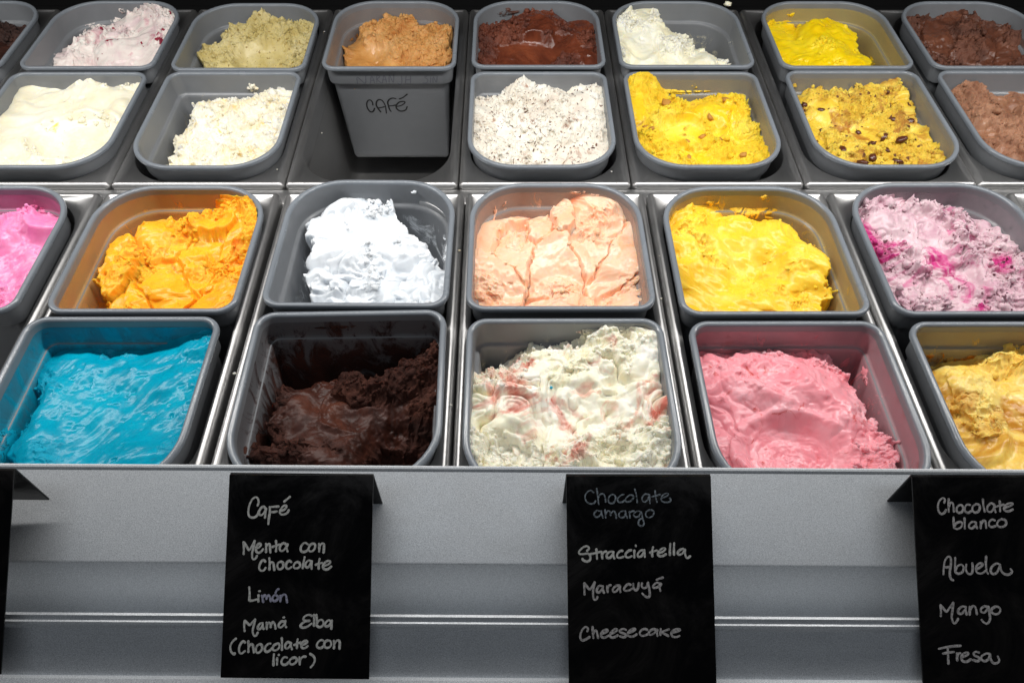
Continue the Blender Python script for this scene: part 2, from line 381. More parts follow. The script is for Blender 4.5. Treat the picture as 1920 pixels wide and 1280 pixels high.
SURF = {}
def fill(T, G, mat, label, style='crumb', seed=1, N=200, crumb=None, amp=1.0, fine=1.0, swirl=None, chunks=0, chunk_amp=0.004, ang=0.4, cat='ice cream', L=None, Rt=None, peaks=None, ribbon=0.0):
    """one mass of ice cream in tub T. G: 5x5 depths in cm under the rim, far row first."""
    w, l, rf, rb = T['w'], T['l'], T['rf'], T['rb']
    s, t = np.meshgrid(np.linspace(-1, 1, N), np.linspace(0, 1, N))
    x = s*w*0.45; y = (t-0.5)*l*0.9
    # ragged borders: the coordinates the heights are read at are warped
    k = {'crumb': 1.0, 'smooth': 0.35, 'fudge': 0.9, 'soft': 0.6, 'cut': 0.6}[style]*fine
    wx = fbm(x*55, y*55, seed*31+1, 4, .6)*0.055*k+fbm(x*16, y*16, seed*31+2, 2)*0.06
    wy = fbm(x*55, y*55, seed*31+7, 4, .6)*0.040*k+fbm(x*16, y*16, seed*31+8, 2)*0.045
    edge = (1-np.abs(s)**6)*(1-np.abs(2*t-1)**6)
    D = catmull_grid(G, s+wx, t+wy*edge)
    lift = 1.0 if seed < 16 else 1.2 if seed < 22 else .9
    D = np.where(D < 8, np.maximum(D-lift*(1-.5*sstep(.88, 1, t)), 1.2), D)
    H = -D/100.0; H00 = H.copy()
    # patches that the spade smoothed between broken, crumbly ones
    ca, sa = math.cos(ang), math.sin(ang); xr = x*ca+y*sa; yr = -x*sa+y*ca
    pn = fbm(x*24, y*24, seed*31+11, 3, .5)
    if crumb is not None: pn = pn+catmull_grid(crumb, s, t)
    bias = {'crumb': 0.35, 'smooth': -0.75, 'fudge': 0.1, 'soft': -0.25, 'cut': -0.35}[style]
    cr = sstep(-0.25, 0.35, pn+bias)
    low = fbm(x*20, y*20, seed*31+13, 3, .45)*0.0075
    mid = ridged(x*48+0.6*fbm(x*30, y*30, seed+3, 2), y*48, seed*31+17, 4, .55)*0.0062+ridged(x*110, y*110, seed*31+18, 4, .65)*0.0040
    tiny = fbm(x*260, y*260, seed*31+19, 3, .65)*0.0016
    q = 0.5*fbm(x*14, y*14, seed+5, 2)
    streak = ridged(xr*16+q, yr*95+q*3, seed*31+23, 3, .5)*0.0006+fbm(xr*9, yr*150, seed*31+24, 2)*0.0003
    fold = .75*fbm(xr*8+2*q, yr*15+2*q, seed*31+29, 2, .45)+.45*ridged(xr*4.5+q, yr*10+2*q, seed*31+33, 1)
    pm = sstep(.05, .5, fbm(x*26, y*26, seed*31+49, 2)); fold = fold-1.1*pm*np.clip(vnoise(x*170, y*170, seed*31+47)-.62, 0, 1)-.10*pm*vnoise(x*300, y*300, seed+9)
    H = H+amp*(low+cr*(mid+tiny*fine*1.0)+(1-cr)*(streak+0.0050*fold))
    H = H+amp*cr*0.004*sstep(-.25, .35, pn+bias-0.35)
    if style in ('fudge', 'crumb'):
        pit = np.clip(ridged(x*62+3, y*62, seed*31+41, 3, .6)-0.62, 0, 1); H = H-amp*cr*pit*0.012
    if ribbon:
        a1 = x*19+1.1*fbm(x*22, y*22, seed+61, 3); b1 = y*19+1.1*fbm(x*22, y*22, seed+62, 3)
        bl = np.abs(vnoise(a1, b1, seed+63)*2-1)**.6+.45*np.abs(vnoise(a1*2.3, b1*2.3, seed+64)*2-1)**.6
        lean = vnoise(a1*.8+5, b1*.8, seed+65)
        H = H+ribbon*(bl-.7)+ribbon*.7*np.where(lean > .55, (lean-.55)*2.2, 0)
    if chunks:
        x2 = x+0.004*fbm(x*60, y*60, seed+77, 3); y2 = y+0.004*fbm(x*60, y*60, seed+78, 3)
        c0, tilt, gap = cells(x2, y2, chunks, seed+91, w*.5, l*.5)
        H = H+chunk_amp*c0+tilt*chunk_amp*22-0.0042*chunk_amp/0.004*(1-sstep(0, .0035, gap))
    dH = H-H00; H = H-dH.mean()
    for (ps, pt, ph, pr) in (peaks or ()):
        dd = np.sqrt(((s-ps+wx*.7)*w/2)**2+((t-pt+wy*.5)*l)**2)/(pr/100)
        H = H+.75*ph/100*np.exp(-dd**1.6)*(1+.5*fbm(x*120, y*120, seed+400, 3))
    if swirl:   # (cx, cy, radius, depth): a bowl that a spade turned out
        for (bx, by, br, bd) in swirl:
            rr = np.sqrt(((x-bx)/br)**2+((y-by)/(br*.8))**2); th = np.arctan2(y-by, x-bx)
            m = 1-sstep(.75, 1.1, rr)
            H = H*(1-m)+m*(catmull_grid(G, s, t)/-100-bd*(1-rr**2)*1.0+0.0012*fbm(rr*5, th*1.2+rr, seed+5, 4, .6)+0.0004*fbm(x*120, y*120, seed+6, 3))
            H = H+0.0030*np.exp(-((rr-1.08)/.10)**2); cr = cr*(1-m)
    # bare parts of the tub: the mass ends in a ragged slope
    en = fbm(x*34, y*34, seed+301, 5, .62)*0.16
    if L is not None:
        ed = np.interp(t, np.linspace(0, 1, 5), L[::-1]); m = sstep(-.09, .03, s-ed+en*.8); H = -0.177+(H+0.177)*m**.55
    if Rt is not None:
        ed = np.interp(t, np.linspace(0, 1, 5), Rt[::-1]); m = sstep(-.09, .03, ed-s+en*.8); H = -0.177+(H+0.177)*m**.55
    H = np.clip(H, -0.1765, 0.006)
    # the last bit thins out where there is nothing in the tub
    ins = inset_at(np.minimum(H, -0.004))
    yy = (2*t-1)*(l/2-ins)
    hw = w/2-ins
    hl = l/2-ins
    R_ = np.where(yy > 0, np.maximum(rb-ins, .002), np.maximum(rf-ins, .002))
    over = np.clip(np.abs(yy)-(hl-R_), 0, R_*0.9999)
    half = hw-R_+np.sqrt(np.maximum(R_**2-over**2, 0))
    xx = s*half
    # sideways push makes overhangs and curls
    e2 = (1-np.abs(s)**10)*(1-np.abs(2*t-1)**10)
    xx = xx+e2*cr*amp*(0.0042*fbm(x*75, y*75, seed+201, 3, .6)); yy = yy+e2*cr*amp*(0.0042*fbm(x*75, y*75, seed+202, 3, .6))
    outside = H > -0.004
    V = np.column_stack([xx.ravel(), yy.ravel(), H.ravel()])
    idx = np.arange(N*N).reshape(N, N)
    Fq = np.column_stack([idx[:-1, :-1].ravel(), idx[:-1, 1:].ravel(), idx[1:, 1:].ravel(), idx[1:, :-1].ravel()])
    zf = V[Fq, 2].max(1); Fq = Fq[zf > -0.1730]     # nothing is drawn under the bottom of the tub
    used = np.unique(Fq); remap = np.full(N*N, -1); remap[used] = np.arange(len(used))
    o = mesh_obj('ice_cream', V[used], remap[Fq], mat)
    at = o.data.attributes.new('crumb', 'FLOAT', 'POINT'); at.data.foreach_set('value', cr.ravel()[used].astype(np.float32))
    o.location = (T['cx'], T['cy'], T['z']); o.rotation_euler = (0, 0, T['rz'])
    tag(o, label, cat, 'ice creams in the tubs')
    o['_n'] = 0; del o['_n']
    S_ = dict(o=o, x=xx, y=yy, z=H, cr=cr, T=T, mat=mat, seed=seed)
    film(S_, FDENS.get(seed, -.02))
    return S_

# small irregular solids: crumbs, chips, nuts
ICO = None
def ico():
    global ICO
    if ICO is None:
        p = (1+5**.5)/2
        v = np.array([(-1, p, 0), (1, p, 0), (-1, -p, 0), (1, -p, 0), (0, -1, p), (0, 1, p), (0, -1, -p), (0, 1, -p), (p, 0, -1), (p, 0, 1), (-p, 0, -1), (-p, 0, 1)], float)
        v /= np.linalg.norm(v[0])
        f = [(0, 11, 5), (0, 5, 1), (0, 1, 7), (0, 7, 10), (0, 10, 11), (1, 5, 9), (5, 11, 4), (11, 10, 2), (10, 7, 6), (7, 1, 8), (3, 9, 4), (3, 4, 2), (3, 2, 6), (3, 6, 8), (3, 8, 9), (4, 9, 5), (2, 4, 11), (6, 2, 10), (8, 6, 7), (9, 8, 1)]
        ICO = (v, np.array(f))
    return ICO
ICO2 = None
def ico2():
    global ICO2
    if ICO2 is None:
        v, f = ico(); v = list(map(tuple, v)); mid = {}; nf = []
        def m(a, b):
            k = (min(a, b), max(a, b))
            if k not in mid:
                q = np.array(v[a])+np.array(v[b]); q /= np.linalg.norm(q); v.append(tuple(q)); mid[k] = len(v)-1
            return mid[k]
        for a, b, c in f:
            ab, bc, ca = m(a, b), m(b, c), m(c, a); nf += [(a, ab, ca), (b, bc, ab), (c, ca, bc), (ab, bc, ca)]
        ICO2 = (np.array(v), np.array(nf))
    return ICO2
def rotm(r):
    q = r.normal(size=4); q /= np.linalg.norm(q); a, b, c, d = q
    return np.array([[1-2*(c*c+d*d), 2*(b*c-a*d), 2*(b*d+a*c)], [2*(b*c+a*d), 1-2*(b*b+d*d), 2*(c*d-a*b)], [2*(b*d-a*c), 2*(c*d+a*b), 1-2*(b*b+c*c)]])
def scatter(S, n, size, mat, name, shape=(1, 1, 1), seed=3, where=None, sink=0.3, kind='stuff', level=1, region=None):
    """n little pieces on the surface, joined into one part"""
    r = np.random.default_rng(seed+S['seed']*13); v0, f0 = ico() if level == 1 else ico2()
    N = S['x'].shape[0]; Vs = []; Fs = []; c = 0; tries = 0
    while c < n and tries < n*40:
        tries += 1
        i = r.integers(3, N-3); j = r.integers(3, N-3)
        z = S['z'][i, j]
        if z < -0.165 or z > -0.004: continue
        if where == 'crumb' and S['cr'][i, j] < .5: continue
        if where == 'edge' and abs(S['z'][i, j+2]-S['z'][i, j-2])+abs(S['z'][i+2, j]-S['z'][i-2, j]) < 0.004: continue
        if region and not (region[0] <= j/N <= region[1] and region[2] <= i/N <= region[3]): continue
        sz = size*math.exp(r.normal(0, .38))
        v = v0*(1+r.normal(0, .20, (len(v0), 1)))*np.array(shape)*sz
        v = v @ rotm(r).T
        v = v+np.array([S['x'][i, j], S['y'][i, j], z+sz*(0.5-sink)*min(shape)])
        Vs.append(v); Fs.append(f0+c*len(v0)); c += 1
    if not Vs: return
    o = mesh_obj(name, np.vstack(Vs), np.vstack(Fs), mat, S['o'])
    if kind: o['kind'] = kind
    if len(Vs) and mat is S['mat']:
        at = o.data.attributes.new('crumb', 'FLOAT', 'POINT'); at.data.foreach_set('value', np.full(len(o.data.vertices), 1.0, np.float32))
    return o
def pieces(S, spots, size, mat, name, shape=(1, 1, 1), seed=5, sink=0.25):
    """pieces one can pick out: each its own part; spots are (s, t) with s, t in 0..1 across and away"""
    r = np.random.default_rng(seed+S['seed']); v0, f0 = ico2(); N = S['x'].shape[0]
    protos = []
    for k in range(min(4, len(spots))):
        v = v0*(1+r.normal(0, .11, (len(v0), 1)))*np.array(shape)
        v += 0.10*np.sin(v*7+k)
        o = mesh_obj(name, v*size, f0, mat, S['o']); protos.append(o)
    for q, (a, b) in enumerate(spots):
        o = protos[q] if q < 4 else protos[q % 4].copy()
        if q >= 4: C.objects.link(o); o.parent = S['o']
        i = int(b*(N-1)); j = int(a*(N-1)); k = r.uniform(.75, 1.25)
        o.scale = (k, k, k); o.rotation_euler = tuple(r.uniform(-.7, .7, 2))+(r.uniform(0, 6.3),)
        o.location = (S['x'][i, j], S['y'][i, j], S['z'][i, j]+size*k*(0.5-sink)*min(shape))

SM = {}
def smear_mat(m0):
    if m0.name not in SM:
        m = m0.copy(); m.name = m0.name+'_smear'; nt = m.node_tree; bs = nt.nodes['Principled BSDF']
        n = noise(nt, 90, 5, .7, objvec(nt, (1, 1, .6)), 1.0); r = ramp(nt, n.outputs[0], .44, .52)
        nt.links.new(r.outputs[0], bs.inputs['Alpha']); bs.inputs['Subsurface Weight'].default_value = 0
        SM[m0.name] = m
    return SM[m0.name]
def smear(S, wall, u, z, sx, sz, mat=None, seed=0, thick=0.0012):
    """a streak of ice cream left on a tub wall; wall 'back', 'left', 'right' or 'front'; u along it in metres from its middle"""
    T = S['T']; r = np.random.default_rng(seed*7+int(abs(u)*1e4)+S['seed'])
    n, m = 26, 6; V = []; ph = r.uniform(0, 6.3, 5); am = r.uniform(.05, .28, 5)
    for k in range(m+1):
        for i in range(n):
            a = 2*math.pi*i/n; rad = 1+sum(am[h]*math.sin((h+2)*a+ph[h]) for h in range(5)); rad = max(rad, .3)*k/m
            p = rad*math.cos(a)*sx; q = z+rad*math.sin(a)*sz; q = min(q, -.006)
            h = thick*(1-(k/m)**3)*(0.7+0.6*r.random())+(0.0004 if k < m else -0.0006)
            ins = float(inset_at(q))+h
            if wall == 'back':
                X = u+p; Y = T['l']/2-ins
                ov = abs(X)-(T['w']/2-T['rb'])
                if ov > 0: Y = T['l']/2-T['rb']+math.sqrt(max((T['rb']-ins)**2-ov*ov, 0))
            elif wall == 'front': X = u+p; Y = -T['l']/2+ins
            elif wall == 'left': X = -T['w']/2+ins; Y = u+p
            else: X = T['w']/2-ins; Y = u+p
            V.append((X, Y, q))
    F = [(k*n+i, k*n+(i+1) % n, (k+1)*n+(i+1) % n, (k+1)*n+i) for k in range(m) for i in range(n)]
    mt = smear_mat(mat or S['mat'])
    o = mesh_obj('smear', V, F, mt, S['o'])
    at = o.data.attributes.new('crumb', 'FLOAT', 'POINT'); at.data.foreach_set('value', np.full(len(V), .6, np.float32))

FM = {}
def film_mat(m0, dens, bounce=0.0):
    k = (m0.name, dens, bounce)
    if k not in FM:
        m = m0.copy(); m.name = m0.name+'_residue_bounce'; nt = m.node_tree; bs = nt.nodes['Principled BSDF']
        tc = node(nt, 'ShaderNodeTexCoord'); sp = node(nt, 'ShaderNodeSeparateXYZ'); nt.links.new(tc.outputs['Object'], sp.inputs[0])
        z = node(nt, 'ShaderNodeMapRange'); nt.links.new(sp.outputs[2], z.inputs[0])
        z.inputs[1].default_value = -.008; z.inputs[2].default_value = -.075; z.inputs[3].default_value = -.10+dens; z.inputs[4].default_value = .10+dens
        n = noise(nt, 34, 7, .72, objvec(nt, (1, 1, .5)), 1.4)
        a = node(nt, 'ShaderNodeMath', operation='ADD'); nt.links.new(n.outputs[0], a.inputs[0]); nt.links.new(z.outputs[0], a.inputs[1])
        r = ramp(nt, a.outputs[0], .575, .70); r.color_ramp.elements[1].color = (.85, .85, .85, 1); r.color_ramp.elements[0].color = (bounce, bounce, bounce, 1)  # the ramp's low end is bounced colour painted over the whole wall
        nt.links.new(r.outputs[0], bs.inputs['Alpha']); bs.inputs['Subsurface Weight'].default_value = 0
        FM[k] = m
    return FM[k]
def film(S, dens=0.0, mat=None):  # patches of residue, plus an even tint painting light bounced off the ice cream
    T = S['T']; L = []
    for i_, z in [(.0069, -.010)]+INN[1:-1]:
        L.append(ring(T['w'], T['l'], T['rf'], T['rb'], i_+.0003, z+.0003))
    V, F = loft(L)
    o = mesh_obj('residue_and_bounce', V, F, film_mat(mat or S['mat'], dens, FBOUNCE.get(S['seed'], 0.0)), S['o'])
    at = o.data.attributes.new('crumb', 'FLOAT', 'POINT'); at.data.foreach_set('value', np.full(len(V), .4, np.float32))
FBOUNCE = {11: .55, 12: .25, 14: .30, 15: .18, 16: .40, 17: .36, 19: .24, 20: .28, 21: .14, 34: .25, 25: .10, 26: .10, 31: .1}  # per tub: bounced ice cream colour painted evenly on its walls
FDENS = {11: .16, 12: .12, 13: .0, 14: .02, 15: .03, 16: .02, 17: .01, 18: .0, 19: .03, 20: .03}  # residue density; the dark chocolate's also paints shade onto its back wall
# ------------------------------------------------------------------ gelato materials
G_BLUE = gelato('blue_gelato', (0, 160, 190), (0, 146, 174), (6, 172, 200), rough=.38, sss=.4, srad=(.2, .8, 1), bmp=.3, spec=.25)
G_DKCHOC = gelato('dark_chocolate_gelato', (66, 33, 24), (44, 21, 14), (86, 47, 34), rough=.58, sss=.1, bmp=1.2, spec=.35, srad=(1, .4, .2))
G_RIPPLE = gelato('red_rippled_white_gelato', (253, 248, 228), (250, 241, 208), (255, 251, 240), swirl=(216, 122, 104), sw=(.53, .66), sws=17, rough=.5, sss=.5, srad=(1, .8, .7))
G_STRAW = gelato('strawberry_gelato', (248, 164, 174), (243, 144, 156), (250, 182, 190), swirl=(214, 92, 90), sw=(.60, .70), sws=60, rough=.36, sss=.5, srad=(1, .5, .5))
G_CARAMEL = gelato('caramel_gelato', (250, 212, 106), (242, 194, 76), (252, 226, 144), swirl=(204, 142, 40), sw=(.50, .61), sws=9, rough=.42, sss=.5, srad=(1, .8, .4), bmp=.5)
G_BUBBLE = gelato('bubblegum_gelato', (246, 146, 194), (238, 124, 180), (250, 166, 206), rough=.4, sss=.5, srad=(1, .5, .8))
G_ORANGE = gelato('orange_gelato', (255, 184, 44), (255, 170, 34), (255, 194, 66), swirl=(255, 138, 34), sw=(.58, .70), sws=20, rough=.40, spec=.35, sss=.7, srad=(1, .5, .1), sscale=.005, bmp=.5)
G_SNOW = gelato('snow_white_gelato', (228, 233, 238), (222, 228, 234), (236, 240, 245), bmp=.35, rough=.34, sss=.7, srad=(1, 1, 1), spec=.5)
G_PEACH = gelato('peach_gelato', (255, 206, 174), (255, 192, 154), (255, 216, 190), swirl=(255, 184, 138), sw=(.58, .72), sws=18, rough=.36, sss=.7, srad=(1, .6, .4), sscale=.005)
G_MANGO = gelato('mango_gelato', (255, 208, 62), (255, 196, 48), (255, 218, 92), rough=.40, spec=.35, sss=.6, srad=(1, .7, .15), sscale=.004, bmp=.55)
G_PURPLE = gelato('berry_gelato', (214, 184, 192), (200, 160, 174), (228, 202, 208), swirl=(198, 48, 128), sw=(.54, .62), sws=11, fleck=(110, 60, 74), fl=(.66, .70), fls=120, rough=.45, sss=.4, srad=(1, .6, .8))
G_CREAM = gelato('cream_gelato', (243, 237, 214), (240, 230, 198), (246, 242, 226), swirl=(246, 210, 96), sw=(.66, .72), sws=26, rough=.42, sss=.6, srad=(1, .9, .6), bmp=.4)
G_CREAM2 = gelato('fluffy_cream_gelato', (242, 236, 216), (238, 222, 182), (246, 243, 232), swirl=(244, 208, 120), sw=(.59, .70), sws=42, rough=.5, sss=.5, srad=(1, .9, .6))
G_STRACC = gelato('chip_flecked_white_gelato', (236, 230, 216), (222, 210, 196), (246, 243, 234), swirl=(168, 128, 106), sw=(.58, .70), sws=38, fleck=(116, 82, 66), fl=(.64, .69), fls=210, rough=.5, sss=.4, srad=(1, .9, .8))
G_NUT = gelato('nutty_yellow_gelato', (250, 210, 44), (242, 194, 34), (254, 226, 88), swirl=(186, 146, 44), sw=(.60, .70), sws=34, rough=.42, sss=.5, srad=(1, .8, .2), bmp=.9)
G_RAISIN = gelato('raisin_yellow_gelato', (236, 202, 70), (220, 176, 50), (248, 222, 104), swirl=(184, 128, 48), sw=(.50, .64), sws=28, fleck=(104, 60, 34), fl=(.64, .69), fls=110, rough=.42, sss=.4, srad=(1, .7, .3), bmp=.9)
G_MILKCHOC = gelato('milk_chocolate_gelato', (152, 108, 82), (126, 84, 62), (174, 130, 102), fleck=(70, 36, 26), fl=(.68, .73), fls=160, rough=.5, sss=.3, srad=(1, .5, .3))
G_BERRYW = gelato('red_flecked_white_gelato', (236, 224, 218), (224, 200, 202), (244, 238, 230), swirl=(206, 128, 148), sw=(.56, .70), sws=22, fleck=(150, 30, 60), fl=(.66, .69), fls=75, rough=.36, sss=.4, srad=(1, .8, .8))
G_PIST = gelato('pistachio_gelato', (206, 190, 130), (192, 172, 104), (218, 204, 152), fleck=(150, 124, 60), fl=(.64, .70), fls=180, rough=.45, sss=.4, srad=(1, .9, .5))
G_COFFEE = gelato('coffee_gelato', (208, 152, 86), (186, 122, 58), (222, 172, 112), rough=.34, sss=.4, srad=(1, .7, .4))
G_CHOC = gelato('glossy_chocolate_gelato', (104, 52, 34), (78, 36, 24), (126, 66, 42), rough=.30, sss=.2, srad=(1, .4, .2), bmp=.8)
G_IVORY = gelato('ivory_gelato', (250, 244, 220), (246, 236, 196), (253, 250, 236), rough=.45, sss=.6, srad=(1, .9, .7))
G_LEMON = gelato('lemon_gelato', (252, 216, 20), (250, 204, 10), (253, 222, 44), rough=.38, sss=.5, srad=(1, .8, .1), bmp=.4)
G_CHOC2 = gelato('brown_chocolate_gelato', (100, 60, 44), (72, 40, 28), (122, 76, 56), rough=.42, sss=.2, srad=(1, .5, .3))
G_BLACKC = gelato('black_chocolate_gelato', (52, 30, 24), (36, 20, 16), (74, 42, 32), rough=.5, sss=.1, srad=(1, .5, .3))
M_CHIP = plain('dark_chocolate_chip', (84, 50, 38), .45, .4)
M_RAISIN = plain('raisin_skin', (88, 44, 28), .3, .6)
M_WALNUT = plain('walnut', (190, 136, 62), .55, .3)
M_PALE = plain('nut_cream_piece', (226, 196, 120), .5, .3)
M_DKBERRY = plain('dark_berry_piece', (96, 30, 60), .35, .5)
M_MAGENTA = plain('magenta_berry_syrup', (190, 24, 110), .22, .6)
M_CARSAUCE = plain('caramel_sauce', (170, 100, 14), .2, .6)

ZR = 0.020; ZRB = ZB+.020
# ---------------- front frames, near tubs (rounded end towards the viewer)
B = tub(-.3860, .3035, .5032, ZR, .196, True, 'grey tub of glossy bright blue ice cream, front row left')
S = fill(B, [[4.6,4.6,4.2,3.4,2.2],[4.4,4.2,4.0,3.6,2.6],[4.6,3.8,4.4,3.6,3.0],[5,3.6,3.8,3.2,3.0],[5,4.2,3.2,3.2,3.2]], G_BLUE,
         'glossy bright blue ice cream with soft folds in the front left tub', 'smooth', 11, 230, L=[-1.3,-1.0,-.86,-.86,-.92], amp=.65, ang=.9)
scatter(S, 26, .0016, G_BLUE, 'crumbs', where='edge')
smear(S, 'left', -.02, -.055, .05, .02, seed=2); smear(S, 'left', -.06, -.085, .02, .03, seed=5)
B = tub(-.1566, .3085, .5087, ZR+.002, .193, True, 'grey tub of dark chocolate ice cream with a deep dark hollow', rz=math.radians(1.1))
S = fill(B, [[12,11,11,8,5],[6.4,5.4,7,5,3.2],[5,4.4,6.4,6.4,4.6],[5,4.2,5,10,7],[5.6,4.6,5,7,5]], G_DKCHOC,
         'dark chocolate ice cream, craggy and scooped hollow, between blue and red-rippled white', 'fudge', 12, 230, peaks=[(.9,.85,1.4,.7),(-.2,.72,.9,.6)], L=[-.9,-.92,-.94,-.92,-.9], amp=1.25)
scatter(S, 240, .0019, G_DKCHOC, 'crumbs', where='crumb'); smear(S, 'left', -.045, -.042, .016, .014, seed=3); smear(S, 'left', -.02, -.06, .012, .022, seed=4); smear(S, 'back', -.02, -.018, .02, .002, seed=9)
B = tub(.0572, .3000, .5000, ZR, .197, True, 'grey tub of white ice cream rippled with red, front row middle')
S = fill(B, [[7,4.2,3.4,2.2,1.5],[3.4,2.8,2.8,2.2,1.6],[3.2,3,3.8,3.4,2.6],[3,3.6,3.8,3.4,3],[3.4,3.4,3.4,3.4,3.4]], G_RIPPLE,
         'craggy white ice cream with red ripples in the front middle tub', 'crumb', 13, 240, ribbon=.013, crumb=[[.1, .2, .2, .3, .2], [.1, -.2, -.3, -.1, .2], [0, -.5, -.6, -.5, .1], [.1, -.6, -.5, -.3, .2], [.2, -.2, -.4, -.2, .2]], fine=1.2, peaks=[(.95,.93,1.2,.8),(.5,.95,1.2,.8),(.02,.95,1.0,.4),(-.9,.75,1.0,.6)], amp=.8, chunks=0, chunk_amp=.0060)
scatter(S, 260, .0020, G_RIPPLE, 'crumbs', where='crumb')
for u, z, a, b in ((.042, -.014, .022, .004), (.055, -.012, .014, .005)): smear(S, 'back', u, z, a, b, seed=int(u*1000), thick=.004)
pieces(S, [(.42, .66)], .0019, plain('blue_crumb', (0, 170, 205), .4), 'blue_crumb')
B = tub(.2783, .2960, .4960, ZR, .196, True, 'grey tub of strawberry pink ice cream, right of the red-rippled white')
S = fill(B, [[4.6,3.8,4.2,4.8,6],[3.6,3.4,3.2,3.2,5],[4,4,4.4,3,4.6],[4.2,4.2,4.8,3.8,4.4],[4.8,4.4,4.6,4,4.4]], G_STRAW,
         'strawberry pink ice cream with a smooth glossy scooped hollow', 'soft', 14, 240, ribbon=.0025, Rt=[.65,.80,.90,.97,1.1], swirl=[(-.012, -.036, .052, .004)], amp=.95)
scatter(S, 150, .0017, G_STRAW, 'crumbs', where='crumb')
for u, z, a, b in ((-.01, -.055, .008, .006), (-.03, -.060, .006, .004), (.06, -.040, .016, .010), (-.055, -.050, .006, .003)): smear(S, 'right', u, z, a*.6, b*.5, seed=int(abs(u)*999))
B = tub(.4990, .2960, .4950, ZR, .197, True, 'grey tub of pale yellow ice cream with caramel at the right edge')
S = fill(B, [[8,5.4,4.2,4,4],[6.4,4.4,3.8,3.8,3.8],[4.4,4,3.8,3.8,3.8],[4,4,3.8,3.8,3.8],[4.2,4.2,4,4,4]], G_CARAMEL,
         'pale yellow ice cream with caramel patches at the right edge', 'soft', 15, 200, amp=1.1, ang=1.9)
scatter(S, 60, .0018, G_CARAMEL, 'crumbs', where='crumb'); smear(S, 'back', -.05, -.045, .012, .008, M_CARSAUCE, 4); smear(S, 'back', -.02, -.05, .02, .008, M_CARSAUCE, 6)
# ---------------- front frames, far tubs (rounded end away)
B = tub(-.6010, .5080, .7080, ZR, .196, False, 'grey tub of bubblegum pink ice cream at the left edge')
S = fill(B, [[5,5,4.6,3.4,3.8],[5,5,4.2,2.8,3.4],[5,5,5.2,4.8,4.4],[5,5,5.4,5.8,4.8],[5,5,6,6.2,6]], G_BUBBLE,
         'bubblegum pink ice cream in the tub cut off by the left edge', 'soft', 16, 200, peaks=[(.5,.9,1.3,.7)])
scatter(S, 70, .002, G_BUBBLE, 'crumbs', where='crumb'); smear(S, 'right', .03, -.035, .012, .008, seed=2); smear(S, 'back', .035, -.03, .014, .005, seed=4)
B = tub(-.3760, .5078, .7078, ZR, .196, False, 'grey tub of vivid orange ice cream behind the blue tub')
S = fill(B, [[5,5.4,4.6,4,2.4],[4.4,4,3.6,3.4,2.2],[4.6,4,4,4.6,3],[4.6,4.2,4.6,4.4,3.4],[5,5,4.6,4.2,3.8]], G_ORANGE,
         'vivid orange ice cream heaped against the right wall of its tub', 'soft', 17, 230, peaks=[(.78,.93,1.4,.8),(-.55,.78,1.3,.7),(-.35,.9,.9,.6)], L=[-.4,-.80,-.90,-.76,-.66], amp=1.25, chunks=10, chunk_amp=.005)
scatter(S, 130, .0019, G_ORANGE, 'crumbs', where='crumb'); smear(S, 'left', -.02, -.075, .018, .014, seed=4, thick=.004); smear(S, 'back', -.02, -.048, .022, .006, seed=8); smear(S, 'left', .035, -.05, .02, .003, seed=12)
B = tub(-.1575, .5145, .7160, ZR+.001, .194, False, 'grey tub of snow white ice cream behind the dark chocolate', rz=math.radians(-.5))
S = fill(B, [[5.4,3.6,4.6,6,8],[3.6,2.6,3.6,4.2,6],[4.4,3.6,3.2,3.4,4.4],[5,4.6,4,3.6,3.8],[6,5.4,5,4.2,4.0]], G_SNOW,
         'snow white ice cream heaped in the middle of its tub', 'soft', 18, 230, ribbon=.009, crumb=[[.2]*5, [0]*5, [-.3]*5, [-.3]*5, [-.3]*5], peaks=[(-.35,.9,1.6,1.0),(.25,.96,2.4,.7)], L=[-.7,-.80,-.80,-.70,-.56], Rt=[.2,.45,.85,1.3,1.3], amp=.9, chunks=0, chunk_amp=.005)
scatter(S, 170, .0022, G_SNOW, 'crumbs', where='crumb')
for w_, u, z, a, b in (('left', -.05, -.07, .014, .009), ('left', -.075, -.085, .014, .012), ('right', .01, -.03, .016, .007), ('back', .045, -.012, .003, .002), ('right', .05, -.045, .004, .003)): smear(S, w_, u, z, a, b, seed=int(abs(u)*999), thick=.003)
B = tub(.0548, .5105, .7115, ZR, .197, False, 'grey tub of peach coloured ice cream in broken slabs')
S = fill(B, [[5.4,5.2,4.6,3.6,3.8],[4.2,4.4,3.4,3.8,4.4],[4,4.2,4,4.2,4.6],[4.2,4.6,4.8,4.4,4.6],[5,5.2,5.4,5,5.4]], G_PEACH,
         'peach ice cream broken into smooth slabs, middle of its row', 'cut', 19, 240, peaks=[(-.7,.85,.8,.5)], amp=.9, chunks=11, chunk_amp=.0065)
scatter(S, 60, .0020, G_PEACH, 'crumbs', where='edge')
for u, z, a, b in ((-.06, -.022, .004, .003), (.028, -.010, .010, .002), (.05, -.014, .008, .003), (.06, -.02, .005, .003), (-.07, -.03, .002, .008)): smear(S, 'back', u, z, a, b, seed=int(abs(u)*999), thick=.001)
B = tub(.2752, .5030, .7055, ZR, .197, False, 'grey tub of mango yellow ice cream, right of the peach')
